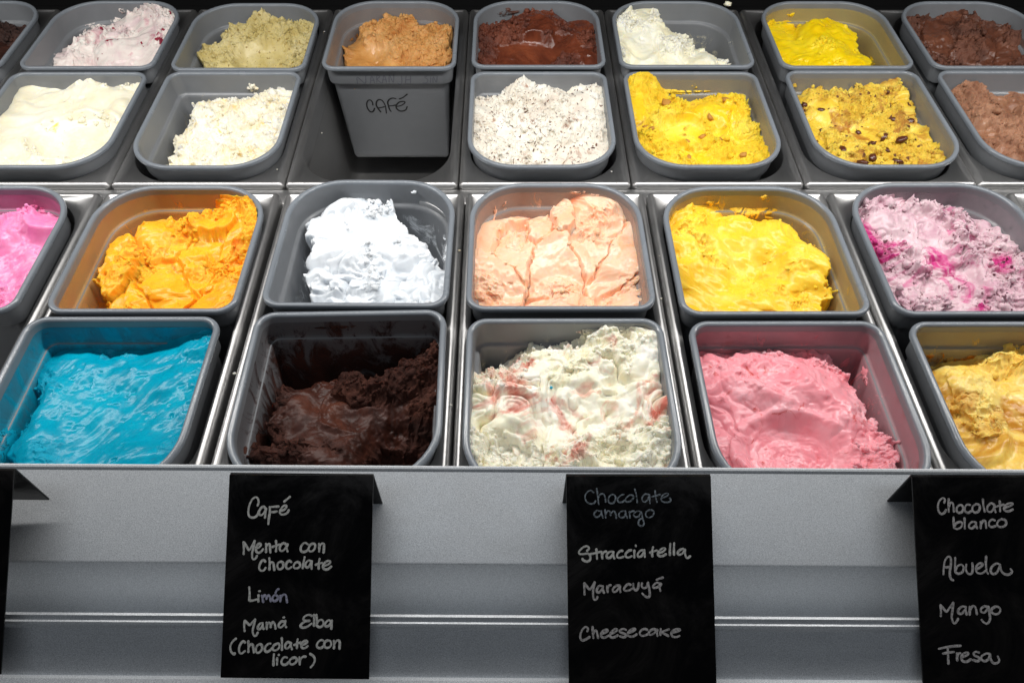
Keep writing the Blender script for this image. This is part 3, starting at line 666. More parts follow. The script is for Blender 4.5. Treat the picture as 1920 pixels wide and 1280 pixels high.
S = fill(B, [[2.8,4.2,4,4.2,4.6],[2.4,4,4,4,4.4],[3.2,4.8,4.8,3.8,4.6],[4,5.2,4.6,4,4.4],[4.6,4.4,4.2,4.2,5]], G_MANGO,
         'mango yellow ice cream with thick glossy folds and a gap on its right', 'smooth', 20, 240, peaks=[(-.85,.93,1.2,.8)], Rt=[.45,.78,.90,.86,.76], amp=1.25, ang=-.5, crumb=[[.5, .2, 0, 0, 0], [.6, .3, .2, 0, 0], [.6, .3, .1, 0, 0], [.3, 0, 0, 0, 0], [.1, 0, 0, 0, 0]])
scatter(S, 60, .0019, G_MANGO, 'crumbs', where='edge')
for w_, u, z, a, b in (('back', -.03, -.020, .008, .004), ('back', .03, -.012, .005, .003), ('right', .03, -.05, .03, .012), ('right', -.03, -.07, .02, .01), ('back', .02, -.035, .03, .008)): smear(S, w_, u, z, a, b, seed=int(abs(u)*999), thick=.0015)
B = tub(.4945, .5028, .7117, ZR, .198, False, 'grey tub of purple pink berry ice cream with magenta patches')
S = fill(B, [[3,2.4,2.4,3.6,4.8],[2.8,3,3.4,3.6,4.4],[3.6,4,4,4,4.4],[4.4,4.4,3.8,3.8,4.2],[5,4.4,3.8,4.2,4.8]], G_PURPLE,
         'purple pink berry ice cream with dark flecks and magenta syrup', 'crumb', 21, 240, ribbon=.008, peaks=[(-.25,.95,1.9,.6),(.12,.93,1.9,.8),(-.8,.85,1.0,.7),(.92,.78,1.2,.5)], amp=1.2, chunks=0, chunk_amp=.004)
scatter(S, 240, .0022, G_PURPLE, 'crumbs', where='crumb'); scatter(S, 34, .0014, M_DKBERRY, 'berry_bits', where='crumb', seed=9)
# ---------------- rear frames, near tubs
WB = .1905
B = tub(-.6040, .7600, .9750, ZRB, WB+.003, True, 'grey tub of smooth cream coloured ice cream, rear row left')
S = fill(B, [[3.2,2.6,2,2.4,2.6],[3,3,3.2,3,2.6],[3.4,3.8,3.8,3.4,3],[3.8,4,3.8,3.4,3.2],[4,4,4,3.8,3.6]], G_CREAM,
         'smooth cream coloured ice cream with spade streaks, cut off by the left edge', 'smooth', 22, 190, peaks=[(-.1,.97,1.2,.5),(.35,.96,.8,.5),(.6,.96,.8,.5)], swirl=[(.02, -.01, .06, .006)])
scatter(S, 70, .0018, G_CREAM, 'crumbs', where='edge'); smear(S, 'back', .01, -.022, .012, .010, seed=3, thick=.003); smear(S, 'back', .06, -.02, .012, .006, seed=5)
B = tub(-.3860, .7590, .9760, ZRB, WB, True, 'grey tub of fluffy cream white ice cream left of the empty well')
S = fill(B, [[7,5,4,4,3.4],[5,3.4,3.2,3.6,3.2],[5,3.6,3.2,3.6,3.4],[5,3.8,3.4,3.6,3.6],[5,4.4,4,4,4]], G_CREAM2,
         'fluffy cream white ice cream with a bare strip of tub on its left', 'crumb', 23, 190, ribbon=.006, peaks=[(.1,.95,.8,.5),(-.6,.5,.7,.5)], L=[-.6,-.78,-.90,-.78,-.62], chunks=0, chunk_amp=.003)
scatter(S, 150, .0022, G_CREAM2, 'crumbs', where='crumb'); smear(S, 'back', .02, -.022, .007, .006, seed=3, thick=.004); smear(S, 'left', -.08, -.085, .02, .006, seed=7, thick=.003); smear(S, 'right', .03, -.03, .008, .003, seed=11)
B = tub(.0440, .7600, .9758, ZRB, WB+.002, True, 'grey tub of white ice cream flecked with dark chips')
S = fill(B, [[5,3,1.0,2.6,2.6],[3,2.8,2.8,2.8,2.2],[3,3.2,3.2,3,2.8],[3.2,3.4,3.4,3.2,3.4],[3.8,3.6,3.4,3.4,4]], G_STRACC,
         'white ice cream flecked with dark chips, in front of the glossy chocolate', 'crumb', 24, 200, peaks=[(-.2,.96,1.2,.7),(.9,.9,1.0,.5)], chunks=20, chunk_amp=.003)
scatter(S, 180, .0022, G_STRACC, 'crumbs', where='crumb'); scatter(S, 210, .0012, M_CHIP, 'chocolate_flakes', shape=(2.0, .5, .25), seed=11, sink=.2)
B = tub(.2583, .7600, .9758, ZRB, WB, True, 'grey tub of yellow ice cream with walnut pieces')
S = fill(B, [[1.6,3.6,4.8,3.6,4],[2,3,3.2,2.4,3.6],[3,3.6,3.4,3.2,4.2],[3.8,3.6,3.4,3.4,3.6],[4.4,4,3.8,3.8,4]], G_NUT,
         'yellow ice cream with walnut pieces, in front of the ivory white', 'crumb', 25, 200, peaks=[(-.8,.95,1.0,.6),(.45,.95,1.2,.5)], Rt=[.8,.95,1.0,1.3,1.3], swirl=[(-.018, .005, .034, .002)], chunks=14, chunk_amp=.003)
scatter(S, 150, .0021, G_NUT, 'crumbs', where='crumb')
pieces(S, [(.14, .52), (.10, .60), (.80, .84), (.42, .46), (.55, .50), (.62, .62), (.40, .28), (.66, .44), (.78, .22), (.30, .80)], .0058, M_WALNUT, 'walnut_piece', (1, .8, .45))
smear(S, 'back', -.03, -.028, .05, .003, seed=3, thick=.003); smear(S, 'back', .01, -.020, .004, .004, seed=5); smear(S, 'back', -.07, -.012, .004, .003, seed=6)
B = tub(.4880, .7600, .9790, ZRB, WB, True, 'grey tub of yellow ice cream full of dark raisins')
S = fill(B, [[3.4,2.8,3.4,3,2.2],[3,3,3.4,3.2,3.4],[3.4,3.6,3.6,3.4,3.6],[4,3.8,3.6,3.4,3.6],[4.4,4.2,4,3.8,4]], G_RAISIN,
         'yellow ice cream full of dark raisins, in front of the bright lemon', 'crumb', 26, 200, peaks=[(.8,.97,1.6,.5),(-.45,.97,1.0,.5),(.1,.97,.9,.5)], Rt=[.95,.95,.95,1.05,1.3], chunks=14, chunk_amp=.003)
scatter(S, 160, .0021, G_RAISIN, 'crumbs', where='crumb')
pieces(S, [(.18, .55), (.22, .72), (.12, .80), (.48, .55), (.62, .44), (.36, .38), (.50, .34), (.74, .62), (.70, .36), (.58, .26), (.84, .40),
            (.44, .20), (.64, .16), (.76, .14), (.90, .62), (.80, .88), (.28, .30), (.34, .14)], .0052, M_RAISIN, 'raisin', (1.2, .85, .6), sink=.42)
for u, z, a, b in ((-.01, -.030, .010, .008), (.018, -.020, .006, .003), (-.075, -.02, .004, .002)): smear(S, 'back', u, z, a, b, seed=int(abs(u)*999), thick=.004)
B = tub(.7060, .7600, .9790, ZRB, WB+.003, True, 'grey tub of milk chocolate brown ice cream at the right edge')
S = fill(B, [[5,2.6,2.6,3,3],[4,3,3,3,3],[4,3.4,3.4,3.4,3.4],[4.2,3.8,3.6,3.6,3.6],[4.4,4,4,4,4]], G_MILKCHOC,
         'milk chocolate brown ice cream, light and craggy, cut off by the right edge', 'crumb', 27, 170, ribbon=.007, peaks=[(-.3,.95,.8,.6)], L=[-.9,-.9,-.95,-1.3,-1.3], chunks=0, chunk_amp=.003)
scatter(S, 140, .0023, G_MILKCHOC, 'crumbs', where='crumb'); smear(S, 'back', -.045, -.016, .006, .004, seed=3, thick=.004)
# ---------------- rear frames, far tubs
B = tub(-.8230, .9835, 1.1785, ZRB, .195, False, 'grey tub of nearly black ice cream in the top left corner')
S = fill(B, [[4, 4, 4, 4, 4], [4, 4, 4, 3.4, 3.4], [4, 4, 4, 4, 3.8], [4, 4, 4, 4, 4.6], [4, 4, 4, 4.6, 5]], G_BLACKC, 'nearly black chocolate ice cream in the top left corner', 'fudge', 28, 150)
scatter(S, 150, .0024, G_BLACKC, 'crumbs', where='crumb')
B = tub(-.6045, .9835, 1.1785, ZRB, .195, False, 'grey tub of white ice cream with red berry flecks, rear row left')
S = fill(B, [[8,5,1.6,2.2,1.0],[5,3,3,2.6,1.4],[4,3.4,4,3.6,2.4],[4,6,4.4,4,3.4],[4.6,7,5,4.6,4]], G_BERRYW,
         'white ice cream with red berry flecks in the far left tub', 'soft', 29, 180, peaks=[(.1,.93,1.2,.7),(.8,.95,1.0,.7),(-.7,.6,1.2,.6)], L=[-.7,-.9,-1.1,-1.1,-1.1], amp=1.2, crumb=[[.4]*5, [.4, .5, .2, .5, .4], [.2, .4, -.2, 0, .2], [.1, .3, -.3, -.2, 0], [0]*5])
scatter(S, 80, .0022, G_BERRYW, 'crumbs', where='crumb'); smear(S, 'back', -.01, -.014, .004, .004, seed=2, thick=.003); smear(S, 'back', -.03, -.045, .03, .02, seed=6)
B = tub(-.3880, .9825, 1.1745, ZRB-.002, .195, False, 'grey tub of pistachio green ice cream behind the fluffy cream white')
S = fill(B, [[6,3.6,2.2,3,4.2],[4.4,2.8,2.6,3,3.4],[4,3.8,4.2,3.8,3.6],[4.6,4.2,4.4,4,4],[5,4.6,4.8,4.6,4.8]], G_PIST,
         'pistachio green ice cream with a smooth hollow and crumbly border', 'soft', 30, 190, peaks=[(-.6,.85,1.0,.6),(0,.96,.8,.7)], L=[-.5,-.75,-.85,-.9,-.9], swirl=[(.012, -.012, .045, .002)], amp=1.1, crumb=[[.8]*5, [.8, .6, .4, .6, .8], [.8, .4, 0, .4, .8], [.8, .4, 0, .4, .6], [.5]*5])
scatter(S, 160, .0022, G_PIST, 'crumbs', where='crumb')
CAFE = tub(-.1712, .9830, 1.1790, ZRB, .194, False, 'grey tub marked in black marker, of coffee ice cream behind the empty well')
S = fill(CAFE, [[6,4,3.6,3.2,5],[4,4.2,3,3,3.6],[4.4,5,4.2,3.2,3.6],[5,5.4,5,4,4],[5.6,5.4,5.2,4.6,4.8]], G_COFFEE,
         'coffee brown ice cream in the tub with its front wall showing', 'soft', 31, 180, peaks=[(-.35,.95,.9,.5),(.1,.95,1.2,.4),(.5,.9,.8,.6)], L=[-1,-1,-1,-1,-1], Rt=[.9,.92,.95,.95,.95], amp=1.1, crumb=[[.8]*5, [.6, .5, .6, .8, .8], [.2, 0, .5, .8, .8], [0, -.2, .4, .6, .6], [0]*5])
scatter(S, 150, .0023, G_COFFEE, 'crumbs', where='crumb'); smear(S, 'back', -.035, -.040, .03, .006, seed=2)
B = tub(.0450, .9870, 1.1790, ZRB, .195, False, 'grey tub of glossy dark chocolate ice cream, right of the coffee')
S = fill(B, [[4,2.4,1.2,1.6,3],[3.6,3,2.8,2,2.6],[4,3.6,4,3.4,3],[4.4,4.2,4.4,4,3.6],[5,4.8,4.8,4.6,4.4]], G_CHOC,
         'glossy dark chocolate ice cream with a smooth mound in the rear middle tub', 'fudge', 32, 190, peaks=[(-.1,.96,.9,.5),(.4,.96,1.0,.5)], swirl=[(-.012, -.012, .05, .001)], amp=1.1)
scatter(S, 220, .0024, G_CHOC, 'crumbs', where='crumb'); smear(S, 'back', -.045, -.016, .018, .005, M_CHIP, 2, .003)
B = tub(.2600, .9870, 1.1790, ZRB, .197, False, 'grey tub of ivory white ice cream piled on its left')
S = fill(B, [[1.6,1.8,5,7,7],[1.2,1.8,3.4,5,5],[1.8,2.6,3,4,5],[3.2,3.2,3.6,4,5],[4.2,4.2,4.4,4.6,5]], G_IVORY,
         'ivory white ice cream piled up on the left of its tub', 'soft', 33, 180, peaks=[(-.92,.9,1.4,.6),(-.45,.96,1.7,.5)], Rt=[0,.3,.7,1.0,1.1], amp=1.1, crumb=[[.6]*5, [.5, .6, .8, .8, .8], [0, .2, .4, .6, .8], [-.2, 0, .2, .4, .6], [0]*5])
scatter(S, 150, .0022, G_IVORY, 'crumbs', where='crumb'); smear(S, 'right', .02, -.03, .006, .003, seed=3)
B = tub(.4910, .9850, 1.1785, ZRB, .195, False, 'grey tub of bright lemon yellow ice cream with bare wall on its right')
S = fill(B, [[3.8,3.4,3,3.4,5],[3.4,3.4,3,3.4,5],[3.8,3.8,3.6,3.8,5],[4.4,4.2,4,4,5],[5,4.6,4.6,4.6,5]], G_LEMON,
         'bright lemon yellow ice cream, smooth, filling the left of its tub', 'smooth', 34, 180, Rt=[.3,.68,.70,.66,.6], crumb=[[.9, .9, 0, 0, 0], [.9, .8, 0, 0, 0], [.4, .2, 0, 0, 0], [0]*5, [0]*5])
scatter(S, 60, .0021, G_LEMON, 'crumbs', where='crumb'); smear(S, 'right', -.02, -.06, .04, .01, seed=3); smear(S, 'back', -.035, -.02, .006, .003, seed=5)
B = tub(.7110, .9850, 1.1785, ZRB, .197, False, 'grey tub of dark brown chocolate ice cream in the top right corner')
S = fill(B, [[3,2.6,2.8,3,3],[3.2,2.8,3,3.2,3.2],[3.8,3.6,3.6,3.6,3.6],[4.6,4.2,4.2,4.2,4.2],[5.2,5,4.8,4.8,4.8]], G_CHOC2,
         'dark brown chocolate ice cream in the top right corner', 'fudge', 35, 180, peaks=[(-.6,.9,.8,.6)], amp=1.2, chunks=18, chunk_amp=.004)
scatter(S, 150, .0025, G_CHOC2, 'crumbs', where='crumb')

# ------------------------------------------------------------------ handwriting
def smooth_line(P, per=5):
    P = np.array(P, float)
    if len(P) < 3: return P
    Q = np.vstack([2*P[0]-P[1], P, 2*P[-1]-P[-2]]); out = []
    for i in range(1, len(Q)-2):
        for k in range(per):
            t = k/per; a, b, c, d = Q[i-1], Q[i], Q[i+1], Q[i+2]
            out.append(.5*((2*b)+(-a+c)*t+(2*a-5*b+4*c-d)*t*t+(-a+3*b-3*c+d)*t**3))
    out.append(P[-1]); return np.array(out)
def writing(name, text, sc, off, p0, nrm, width, mat, parent, minv, lift=.00014, seed=1):
    """pen strokes laid on the plane (p0, nrm) as thin raised ribbons with round ends"""
    r = np.random.default_rng(seed); V = []; F = []
    nrm = nrm/np.linalg.norm(nrm)
    for stroke in text.replace('\n', ';').split(';'):
        nums = stroke.split()
        if not nums: continue
        pts = [tuple(map(float, q.split(','))) for q in nums]
        pts = [(a/sc+off[0], b/sc+off[1]) for a, b in pts]
        if len(pts) == 1: pts = [pts[0], (pts[0][0]+.3, pts[0][1]+.2)]
        L = smooth_line([at_plane(a, b, p0, nrm) for a, b in pts])
        tan = np.gradient(L, axis=0); tan /= np.linalg.norm(tan, axis=1)[:, None]+1e-12
        side = np.cross(nrm, tan)
        wv = width*.5*(1+.16*np.sin(np.linspace(0, 5, len(L))+r.uniform(0, 6)))
        # round ends
        L = np.vstack([L[0]-tan[0]*width*.45, L[0]-tan[0]*width*.3, L, L[-1]+tan[-1]*width*.3, L[-1]+tan[-1]*width*.45])
        side = np.vstack([side[0], side[0], side, side[-1], side[-1]])
        wv = np.concatenate([[width*.12, width*.36], wv, [width*.36, width*.12]])
        k = len(V)
        lf = lift+r.uniform(0, .00006)
        for i in range(len(L)):
            V.append(L[i]+side[i]*wv[i]+nrm*(lf*.5)); V.append(L[i]+nrm*lf*.6); V.append(L[i]-side[i]*wv[i]+nrm*(lf*.5))
        for i in range(len(L)-1):
            a = k+3*i
            F += [(a, a+1, a+4, a+3), (a+1, a+2, a+5, a+4)]
    V = np.array(V); V = np.column_stack([V, np.ones(len(V))]) @ minv.T
    return mesh_obj(name, V[:, :3], F, mat, parent)

def slab(name, q, th, mat, parent, minv):
    """a thin sheet with corners q (four points in the place), thickened away from the viewer"""
    q = [np.array(p) for p in q]; n = np.cross(q[1]-q[0], q[3]-q[0]); n /= np.linalg.norm(n)
    if np.dot(n, np.array([0, 0, CAMH])-q[0]) < 0: n = -n
    V = np.array(q+[p-n*th for p in q]); V = (np.column_stack([V, np.ones(8)]) @ minv.T)[:, :3]
    F = [(0, 1, 2, 3), (7, 6, 5, 4), (0, 4, 5, 1), (1, 5, 6, 2), (2, 6, 7, 3), (3, 7, 4, 0)]
    o = mesh_obj(name, V, F, mat, parent, smooth=False)
    m = o.modifiers.new('bevel', 'BEVEL'); m.width = .0004; m.segments = 2
    return n
YFOLD = .302*QS
def card(label, TL, TR, BR, BL, tips):
    a, b = at_y(*TL, YFOLD), at_y(*TR, YFOLD)
    zc = (a[2]+b[2])/2
    # the bottom edge: where the same width is seen again
    sl = math.radians(30.5); nn = np.cross(b-a, np.array([0, -math.cos(sl), -math.sin(sl)]))
    d = at_plane(*BL, a, nn); c = at_plane(*BR, a, nn)
    root = thing('flavour_card', label, 'card', tuple((a+b+c+d)/4), 0, 'black flavour cards on the counter front')
    minv = np.linalg.inv(np.array(Matrix.Translation(root.location)))
    n = slab('front_panel', [a, b, c, d], .0015, M_BLACK, root, minv)
    back = .0020
    u = (b-a)/np.linalg.norm(b-a)
    f0 = a+np.array([0, .0006, -.0008]); f1 = b+np.array([0, .0006, -.0008])
    g1 = f1+np.array([0, back, -.0495]); g0 = f0+np.array([0, back, -.0495])
    slab('back_flap', [f0, f1, g1, g0], .0015, M_BLACK, root, minv)
    return root, a, n, minv
WT = .0015
T1A = """345,218 360,170 350,115 315,92 265,125 225,205 205,300 215,370 260,398 315,385 350,345 365,300
465,262 435,235 395,255 368,310 375,355 405,360 445,320 470,265 ; 472,262 462,330 455,400
525,240 530,300 515,400 505,495 ; 525,242 590,235 660,232 ; 525,318 580,315 632,305
680,300 740,280 775,240 770,215 735,222 695,265 675,315 700,350 750,348 790,325 812,285 ; 742,160 790,120 830,85"""
T1B = """135,945 138,860 135,765 ; 138,768 180,830 215,885 255,830 300,745 ; 300,745 280,850 262,930 265,1000 290,1025 320,1000 335,970
325,860 370,840 395,805 375,785 340,810 320,860 325,905 360,925 400,905 425,870
470,790 472,850 470,915 ; 472,840 495,800 520,795 530,830 535,920
620,745 625,830 620,905 ; 565,838 620,820 672,800
770,800 740,780 700,800 675,850 690,895 730,890 765,850 790,800 ; 795,795 780,850 795,905
1100,800 1060,775 1020,795 990,850 1000,900 1040,912 1090,890 1110,860
1150,795 1120,830 1110,875 1135,905 1175,895 1205,850 1205,800 1170,788 1130,810
1265,790 1270,850 1268,905 ; 1268,850 1290,800 1320,785 1340,810 1335,925
460,1060 440,1035 405,1050 375,1110 370,1165 400,1195 440,1185 465,1150
520,1005 525,1090 520,1180 ; 525,1110 550,1065 580,1080 590,1130 595,1185
680,1060 650,1080 640,1130 660,1168 700,1165 730,1125 725,1075 690,1055
850,1065 820,1045 785,1070 770,1120 785,1160 820,1162 850,1140
935,1065 900,1085 885,1125 900,1155 945,1155 980,1125 975,1080 940,1060
1050,990 1035,1070 1022,1155
1150,1050 1110,1040 1070,1075 1062,1120 1085,1145 1120,1125 1150,1070 ; 1160,1050 1150,1110 1155,1165
1275,1015 1262,1080 1260,1165 ; 1215,1105 1260,1090 1312,1075
1335,1125 1400,1100 1435,1070 1425,1048 1385,1050 1340,1090 1325,1140 1350,1172 1400,1170 1450,1130"""
T1C = """355,75 362,160 358,262 ; 358,266 410,262 462,248
488,185 487,230 486,280 ; 495,132 508,130"""
T1D = """535,195 545,240 555,285 ; 545,225 570,190 590,195 600,240 ; 600,225 625,188 645,205 660,275
710,190 685,220 690,260 725,270 760,240 755,200 720,185 ; 728,155 745,120 772,102
795,195 798,235 795,275 ; 797,230 825,190 860,180 880,210 890,290"""
T1E = """292,695 285,620 295,548 ; 295,548 335,585 365,610 400,570 440,530 ; 440,530 420,620 405,700 425,760 455,755 478,715
545,580 510,590 480,630 485,665 520,655 548,610 ; 548,585 550,630 560,665
600,575 605,620 605,665 ; 605,610 630,575 655,590 660,640 ; 660,610 690,565 715,590 728,660
850,560 810,560 775,600 775,635 810,640 850,600 ; 865,548 860,600 878,640 ; 838,502 850,500
1240,480 1200,465 1150,480 1120,520 1150,550 1210,548 ; 1150,555 1100,590 1080,625 1110,645 1170,635 1235,590
1270,465 1272,550 1270,620 ; 1305,465 1310,550 1308,620 ; 1308,600 1335,550 1380,535 1405,570 1395,615 1350,640 1312,620
1510,560 1480,540 1440,570 1425,610 1450,630 1490,610 1520,560 ; 1525,545 1520,610 1515,665"""
T1F = """170,800 120,845 90,910 100,980 140,1020 155,1005
300,855 270,840 235,875 212,940 220,995 250,1010 295,975
345,835 345,910 345,990 ; 345,930 375,880 405,890 415,940 422,995
500,880 465,905 450,960 465,1000 505,990 540,940 530,890 500,878
655,870 625,875 585,915 578,965 605,988 650,965 685,930
730,880 700,900 690,950 720,968 765,945 785,905 770,870 730,880
815,790 820,870 818,960
940,860 900,850 865,890 870,935 905,935 940,890 ; 945,860 945,900 960,950
1040,810 1030,870 1030,935 ; 990,890 1035,870 1085,855
1095,895 1150,875 1175,845 1150,830 1110,855 1090,900 1110,935 1150,930 1182,905
1400,830 1370,820 1330,850 1310,895 1330,930 1370,932 1410,905
1460,825 1425,850 1415,900 1445,930 1490,920 1515,880 1500,835 1460,825
1550,830 1555,880 1552,940 ; 1553,890 1585,835 1620,825 1635,860 1630,945
705,1020 700,1100 698,1180 ; 750,1075 750,1120 748,1168 ; 772,1028 776,1032
890,1070 855,1060 820,1095 812,1140 840,1170 885,1160 915,1130
960,1075 930,1105 930,1150 965,1165 1010,1140 1030,1100 1005,1068 960,1075
1065,1065 1068,1110 1070,1165 ; 1068,1120 1090,1080 1120,1055 1155,1055
1215,1015 1260,1045 1283,1095 1265,1155 1225,1205"""
T2A = """345,185 300,150 250,175 215,240 235,315 290,350 345,345 375,310
390,125 405,230 420,360 ; 412,260 445,210 490,205 515,250 525,325
610,215 575,250 565,310 600,345 650,330 675,270 655,220 610,210
795,210 750,225 705,275 715,320 760,330 810,300
880,225 840,255 820,300 850,322 905,305 940,260 930,225 880,222
960,130 985,220 1000,335
1175,215 1120,205 1075,250 1075,300 1110,325 1155,290 1180,215 ; 1180,215 1185,280 1188,345
1265,155 1272,240 1295,325 ; 1215,245 1280,230 1345,210
1370,265 1430,240 1465,210 1440,195 1390,215 1355,265 1370,310 1430,330 1490,315 1500,285 1480,262
440,460 390,455 350,500 370,545 415,545 455,500 460,455 ; 460,455 468,510 485,560
515,440 520,500 525,560 ; 522,510 555,460 590,470 600,525 ; 600,500 640,460 670,490 685,570
800,460 750,470 720,515 750,555 800,550 825,500 ; 820,460 830,510 850,568
880,470 885,510 890,560 ; 887,500 910,465 950,460
1040,465 985,465 945,510 965,548 1020,540 1055,480 ; 1060,475 1080,570 1100,650 1065,685 1020,660 1020,610 1050,575 1085,580
1170,445 1130,480 1130,535 1175,558 1225,535 1250,485 1225,450 1175,442"""
T2B = """245,1055 275,1020 245,985 185,1005 130,1060 130,1100 190,1105 255,1095 290,1130 290,1190 245,1215 195,1200 175,1175
385,1030 390,1100 395,1175 ; 300,1105 370,1090 445,1070
465,1070 470,1120 475,1170 ; 472,1115 500,1075 535,1065
620,1065 575,1075 540,1120 550,1160 595,1155 635,1100 ; 640,1070 640,1120 655,1170
780,1055 740,1060 700,1105 700,1150 740,1160 790,1145
910,1045 870,1055 825,1100 830,1145 870,1155 915,1135
955,1050 955,1100 955,1155 ; 975,975 978,985
1090,1045 1045,1055 1005,1105 1015,1145 1060,1135 1100,1080 ; 1105,1045 1105,1095 1112,1145
1235,1000 1220,1070 1225,1140 ; 1190,1085 1240,1065 1290,1050
1310,1095 1380,1070 1420,1030 1390,1015 1335,1050 1305,1100 1330,1135 1385,1130 1430,1105
1495,950 1488,1030 1488,1120 ; 1552,940 1548,1030 1550,1115
1690,1025 1640,1040 1605,1085 1625,1115 1675,1095 1710,1040 ; 1715,1035 1715,1090 1730,1150 1760,1160 1793,1135"""
T2C = """208,350 205,260 205,180 ; 205,180 240,225 285,275 320,230 360,165 ; 360,165 340,260 335,350 345,415 365,430 390,415 400,385
480,225 430,220 392,275 400,315 440,310 480,255 ; 482,225 485,280 500,325
545,225 550,270 555,315 ; 550,265 575,215 602,210
730,215 680,220 635,265 640,310 685,300 730,245 ; 738,215 738,265 745,315
900,205 860,195 815,235 800,275 830,295 880,285 925,260
940,190 945,250 975,288 1010,255 1020,175
1070,180 1065,225 1095,255 1140,235 1160,170 ; 1160,170 1180,280 1185,360 1160,392 1115,375 1075,335
1350,185 1285,175 1235,225 1250,250 1310,235 1345,195 ; 1358,190 1335,240 1345,295 ; 1290,130 1335,110 1385,95"""
T2D = """250,900 260,860 225,835 180,870 148,940 145,1000 175,1035 220,1025 285,985
328,835 330,915 340,1000 ; 335,940 365,890 390,900 400,950 412,1000
460,945 520,920 555,895 535,875 485,900 455,945 465,985 510,995 570,965
590,945 660,915 700,880 670,865 620,900 590,950 605,990 655,990 705,960
830,880 790,865 740,885 745,915 800,935 835,965 800,990 740,975
860,925 930,900 970,870 940,860 890,885 855,930 870,970 930,980 990,945
1150,880 1110,865 1060,885 1035,930 1060,965 1105,965 1155,945
1290,880 1235,870 1180,905 1175,945 1220,950 1280,905 ; 1300,875 1295,920 1300,970
1350,865 1348,910 1345,955 ; 1475,870 1410,895 1355,915 1400,935 1465,970
1520,925 1590,905 1640,880 1600,870 1540,890 1510,930 1525,975 1580,988 1630,970"""
T3A = """215,155 225,115 195,95 155,125 132,190 140,265 175,305 215,290 240,250
275,105 272,190 275,275 ; 273,215 300,155 330,165 340,215 345,275
425,185 390,210 380,260 410,290 455,275 470,230 450,190 420,185
560,185 520,180 492,220 495,270 535,290 580,265
640,175 600,200 590,250 620,285 665,275 690,230 680,185 640,172
730,110 738,190 755,275
880,175 835,165 795,205 790,260 830,280 870,245 885,190 ; 885,180 885,230 900,280
955,135 960,200 960,270 ; 905,210 960,190 1010,180
1020,225 1080,205 1130,175 1110,160 1060,170 1015,215 1020,255 1070,270 1130,245
340,350 340,420 345,490 ; 345,490 390,505 440,480 455,430 425,410 375,430 350,470
485,360 488,430 490,500
630,415 590,410 550,445 550,485 590,495 630,460 ; 640,420 640,460 655,495
700,410 703,450 700,495 ; 702,450 730,400 760,400 770,440 775,490
890,390 850,380 815,415 815,460 850,480 900,465
980,375 940,395 920,440 945,475 1000,475 1040,440 1030,390 980,372
205,1110 210,1020 225,930 265,875 300,890 305,970 290,1080 300,1160 335,1190 ; 210,1015 260,1015 300,1005
362,890 360,990 365,1080 ; 365,1080 400,1100 455,1080 475,1020 445,980 395,1000 370,1050
510,980 505,1050 540,1105 585,1090 595,1020 590,960
640,1045 700,1010 730,975 700,960 655,985 635,1040 660,1090 720,1095 770,1060
775,870 770,960 780,1060 800,1100
960,980 910,965 850,1010 835,1070 870,1105 920,1080 960,990 ; 960,980 975,1060 1020,1105 1080,1110 1120,1075 1100,1040"""
T3B = """170,385 172,310 165,240 ; 165,240 210,290 245,325 290,270 335,205 ; 335,205 325,310 315,400 335,470 360,480 385,450 400,420
495,260 450,260 405,300 405,345 450,350 490,305 ; 505,265 500,310 515,365
555,260 555,310 555,365 ; 556,310 590,255 625,260 640,300 650,360
795,265 750,255 705,290 710,330 755,335 795,290 ; 805,260 820,350 825,430 790,485 745,470 715,435
890,262 850,290 850,335 890,360 940,350 965,305 940,265 890,258
145,820 240,800 350,785 435,780 ; 262,815 265,900 272,1020 ; 200,885 265,872 345,862
385,880 385,920 390,975 ; 388,925 405,885 430,880
460,930 520,905 540,880 510,870 460,895 440,940 465,985 520,990 570,960
680,870 640,860 605,880 620,910 665,930 690,960 660,985 600,970
820,885 770,885 715,920 715,965 760,985 810,950 825,895 ; 825,890 835,960 870,1010 920,1010 950,975 930,925"""
root, p, n, mi = card('black chalkboard card headed Café, in front of the dark chocolate tub', (430, 889), (700, 891.5), (692, 1273), (413, 1270), None)
for nm, tx, sc, off, mt in (('writing', T1A, 8, (440, 920), M_CHALK), ('writing', T1B, 8, (440, 920), M_CHALK), ('writing', T1C, 7.53, (420, 1090), M_CHALK), ('writing', T1D, 7.53, (420, 1090), M_CHALK_BLUISH), ('writing', T1E, 7.53, (420, 1090), M_CHALK), ('writing', T1F, 7.53, (420, 1090), M_CHALK)):
    writing(nm, tx, sc, off, p, n, WT, mt, root, mi)
root, p, n, mi = card('black chalkboard card listing Stracciatella and Cheesecake, in front of the rippled white tub', (1061.5, 891.5), (1333, 891.5), (1344, 1284), (1066.6, 1284), None)
for tx, off, mt, wd in ((T2A, (1070, 900), M_CHALK_FADED, WT*.72), (T2B, (1070, 900), M_CHALK, WT), (T2C, (1070, 1070), M_CHALK_SOFT, WT), (T2D, (1070, 1070), M_CHALK_SOFT, WT)):
    writing('writing', tx, 8, off, p, n, wd, mt, root, mi)
root, p, n, mi = card('black chalkboard card listing Mango and Fresa, at the right edge', (1710, 893), (1983, 893), (2016, 1288), (1731, 1282), None)
writing('writing', T3A, 7.111, (1740, 920), p, n, WT, M_CHALK_SOFT, root, mi)
writing('writing', T3B, 7.111, (1740, 1100), p, n, WT*1.05, M_CHALK_SOFT, root, mi)
card('blank looking black card cut off by the left edge', (-243, 878), (26, 881), (1, 1264), (-276, 1258), None)

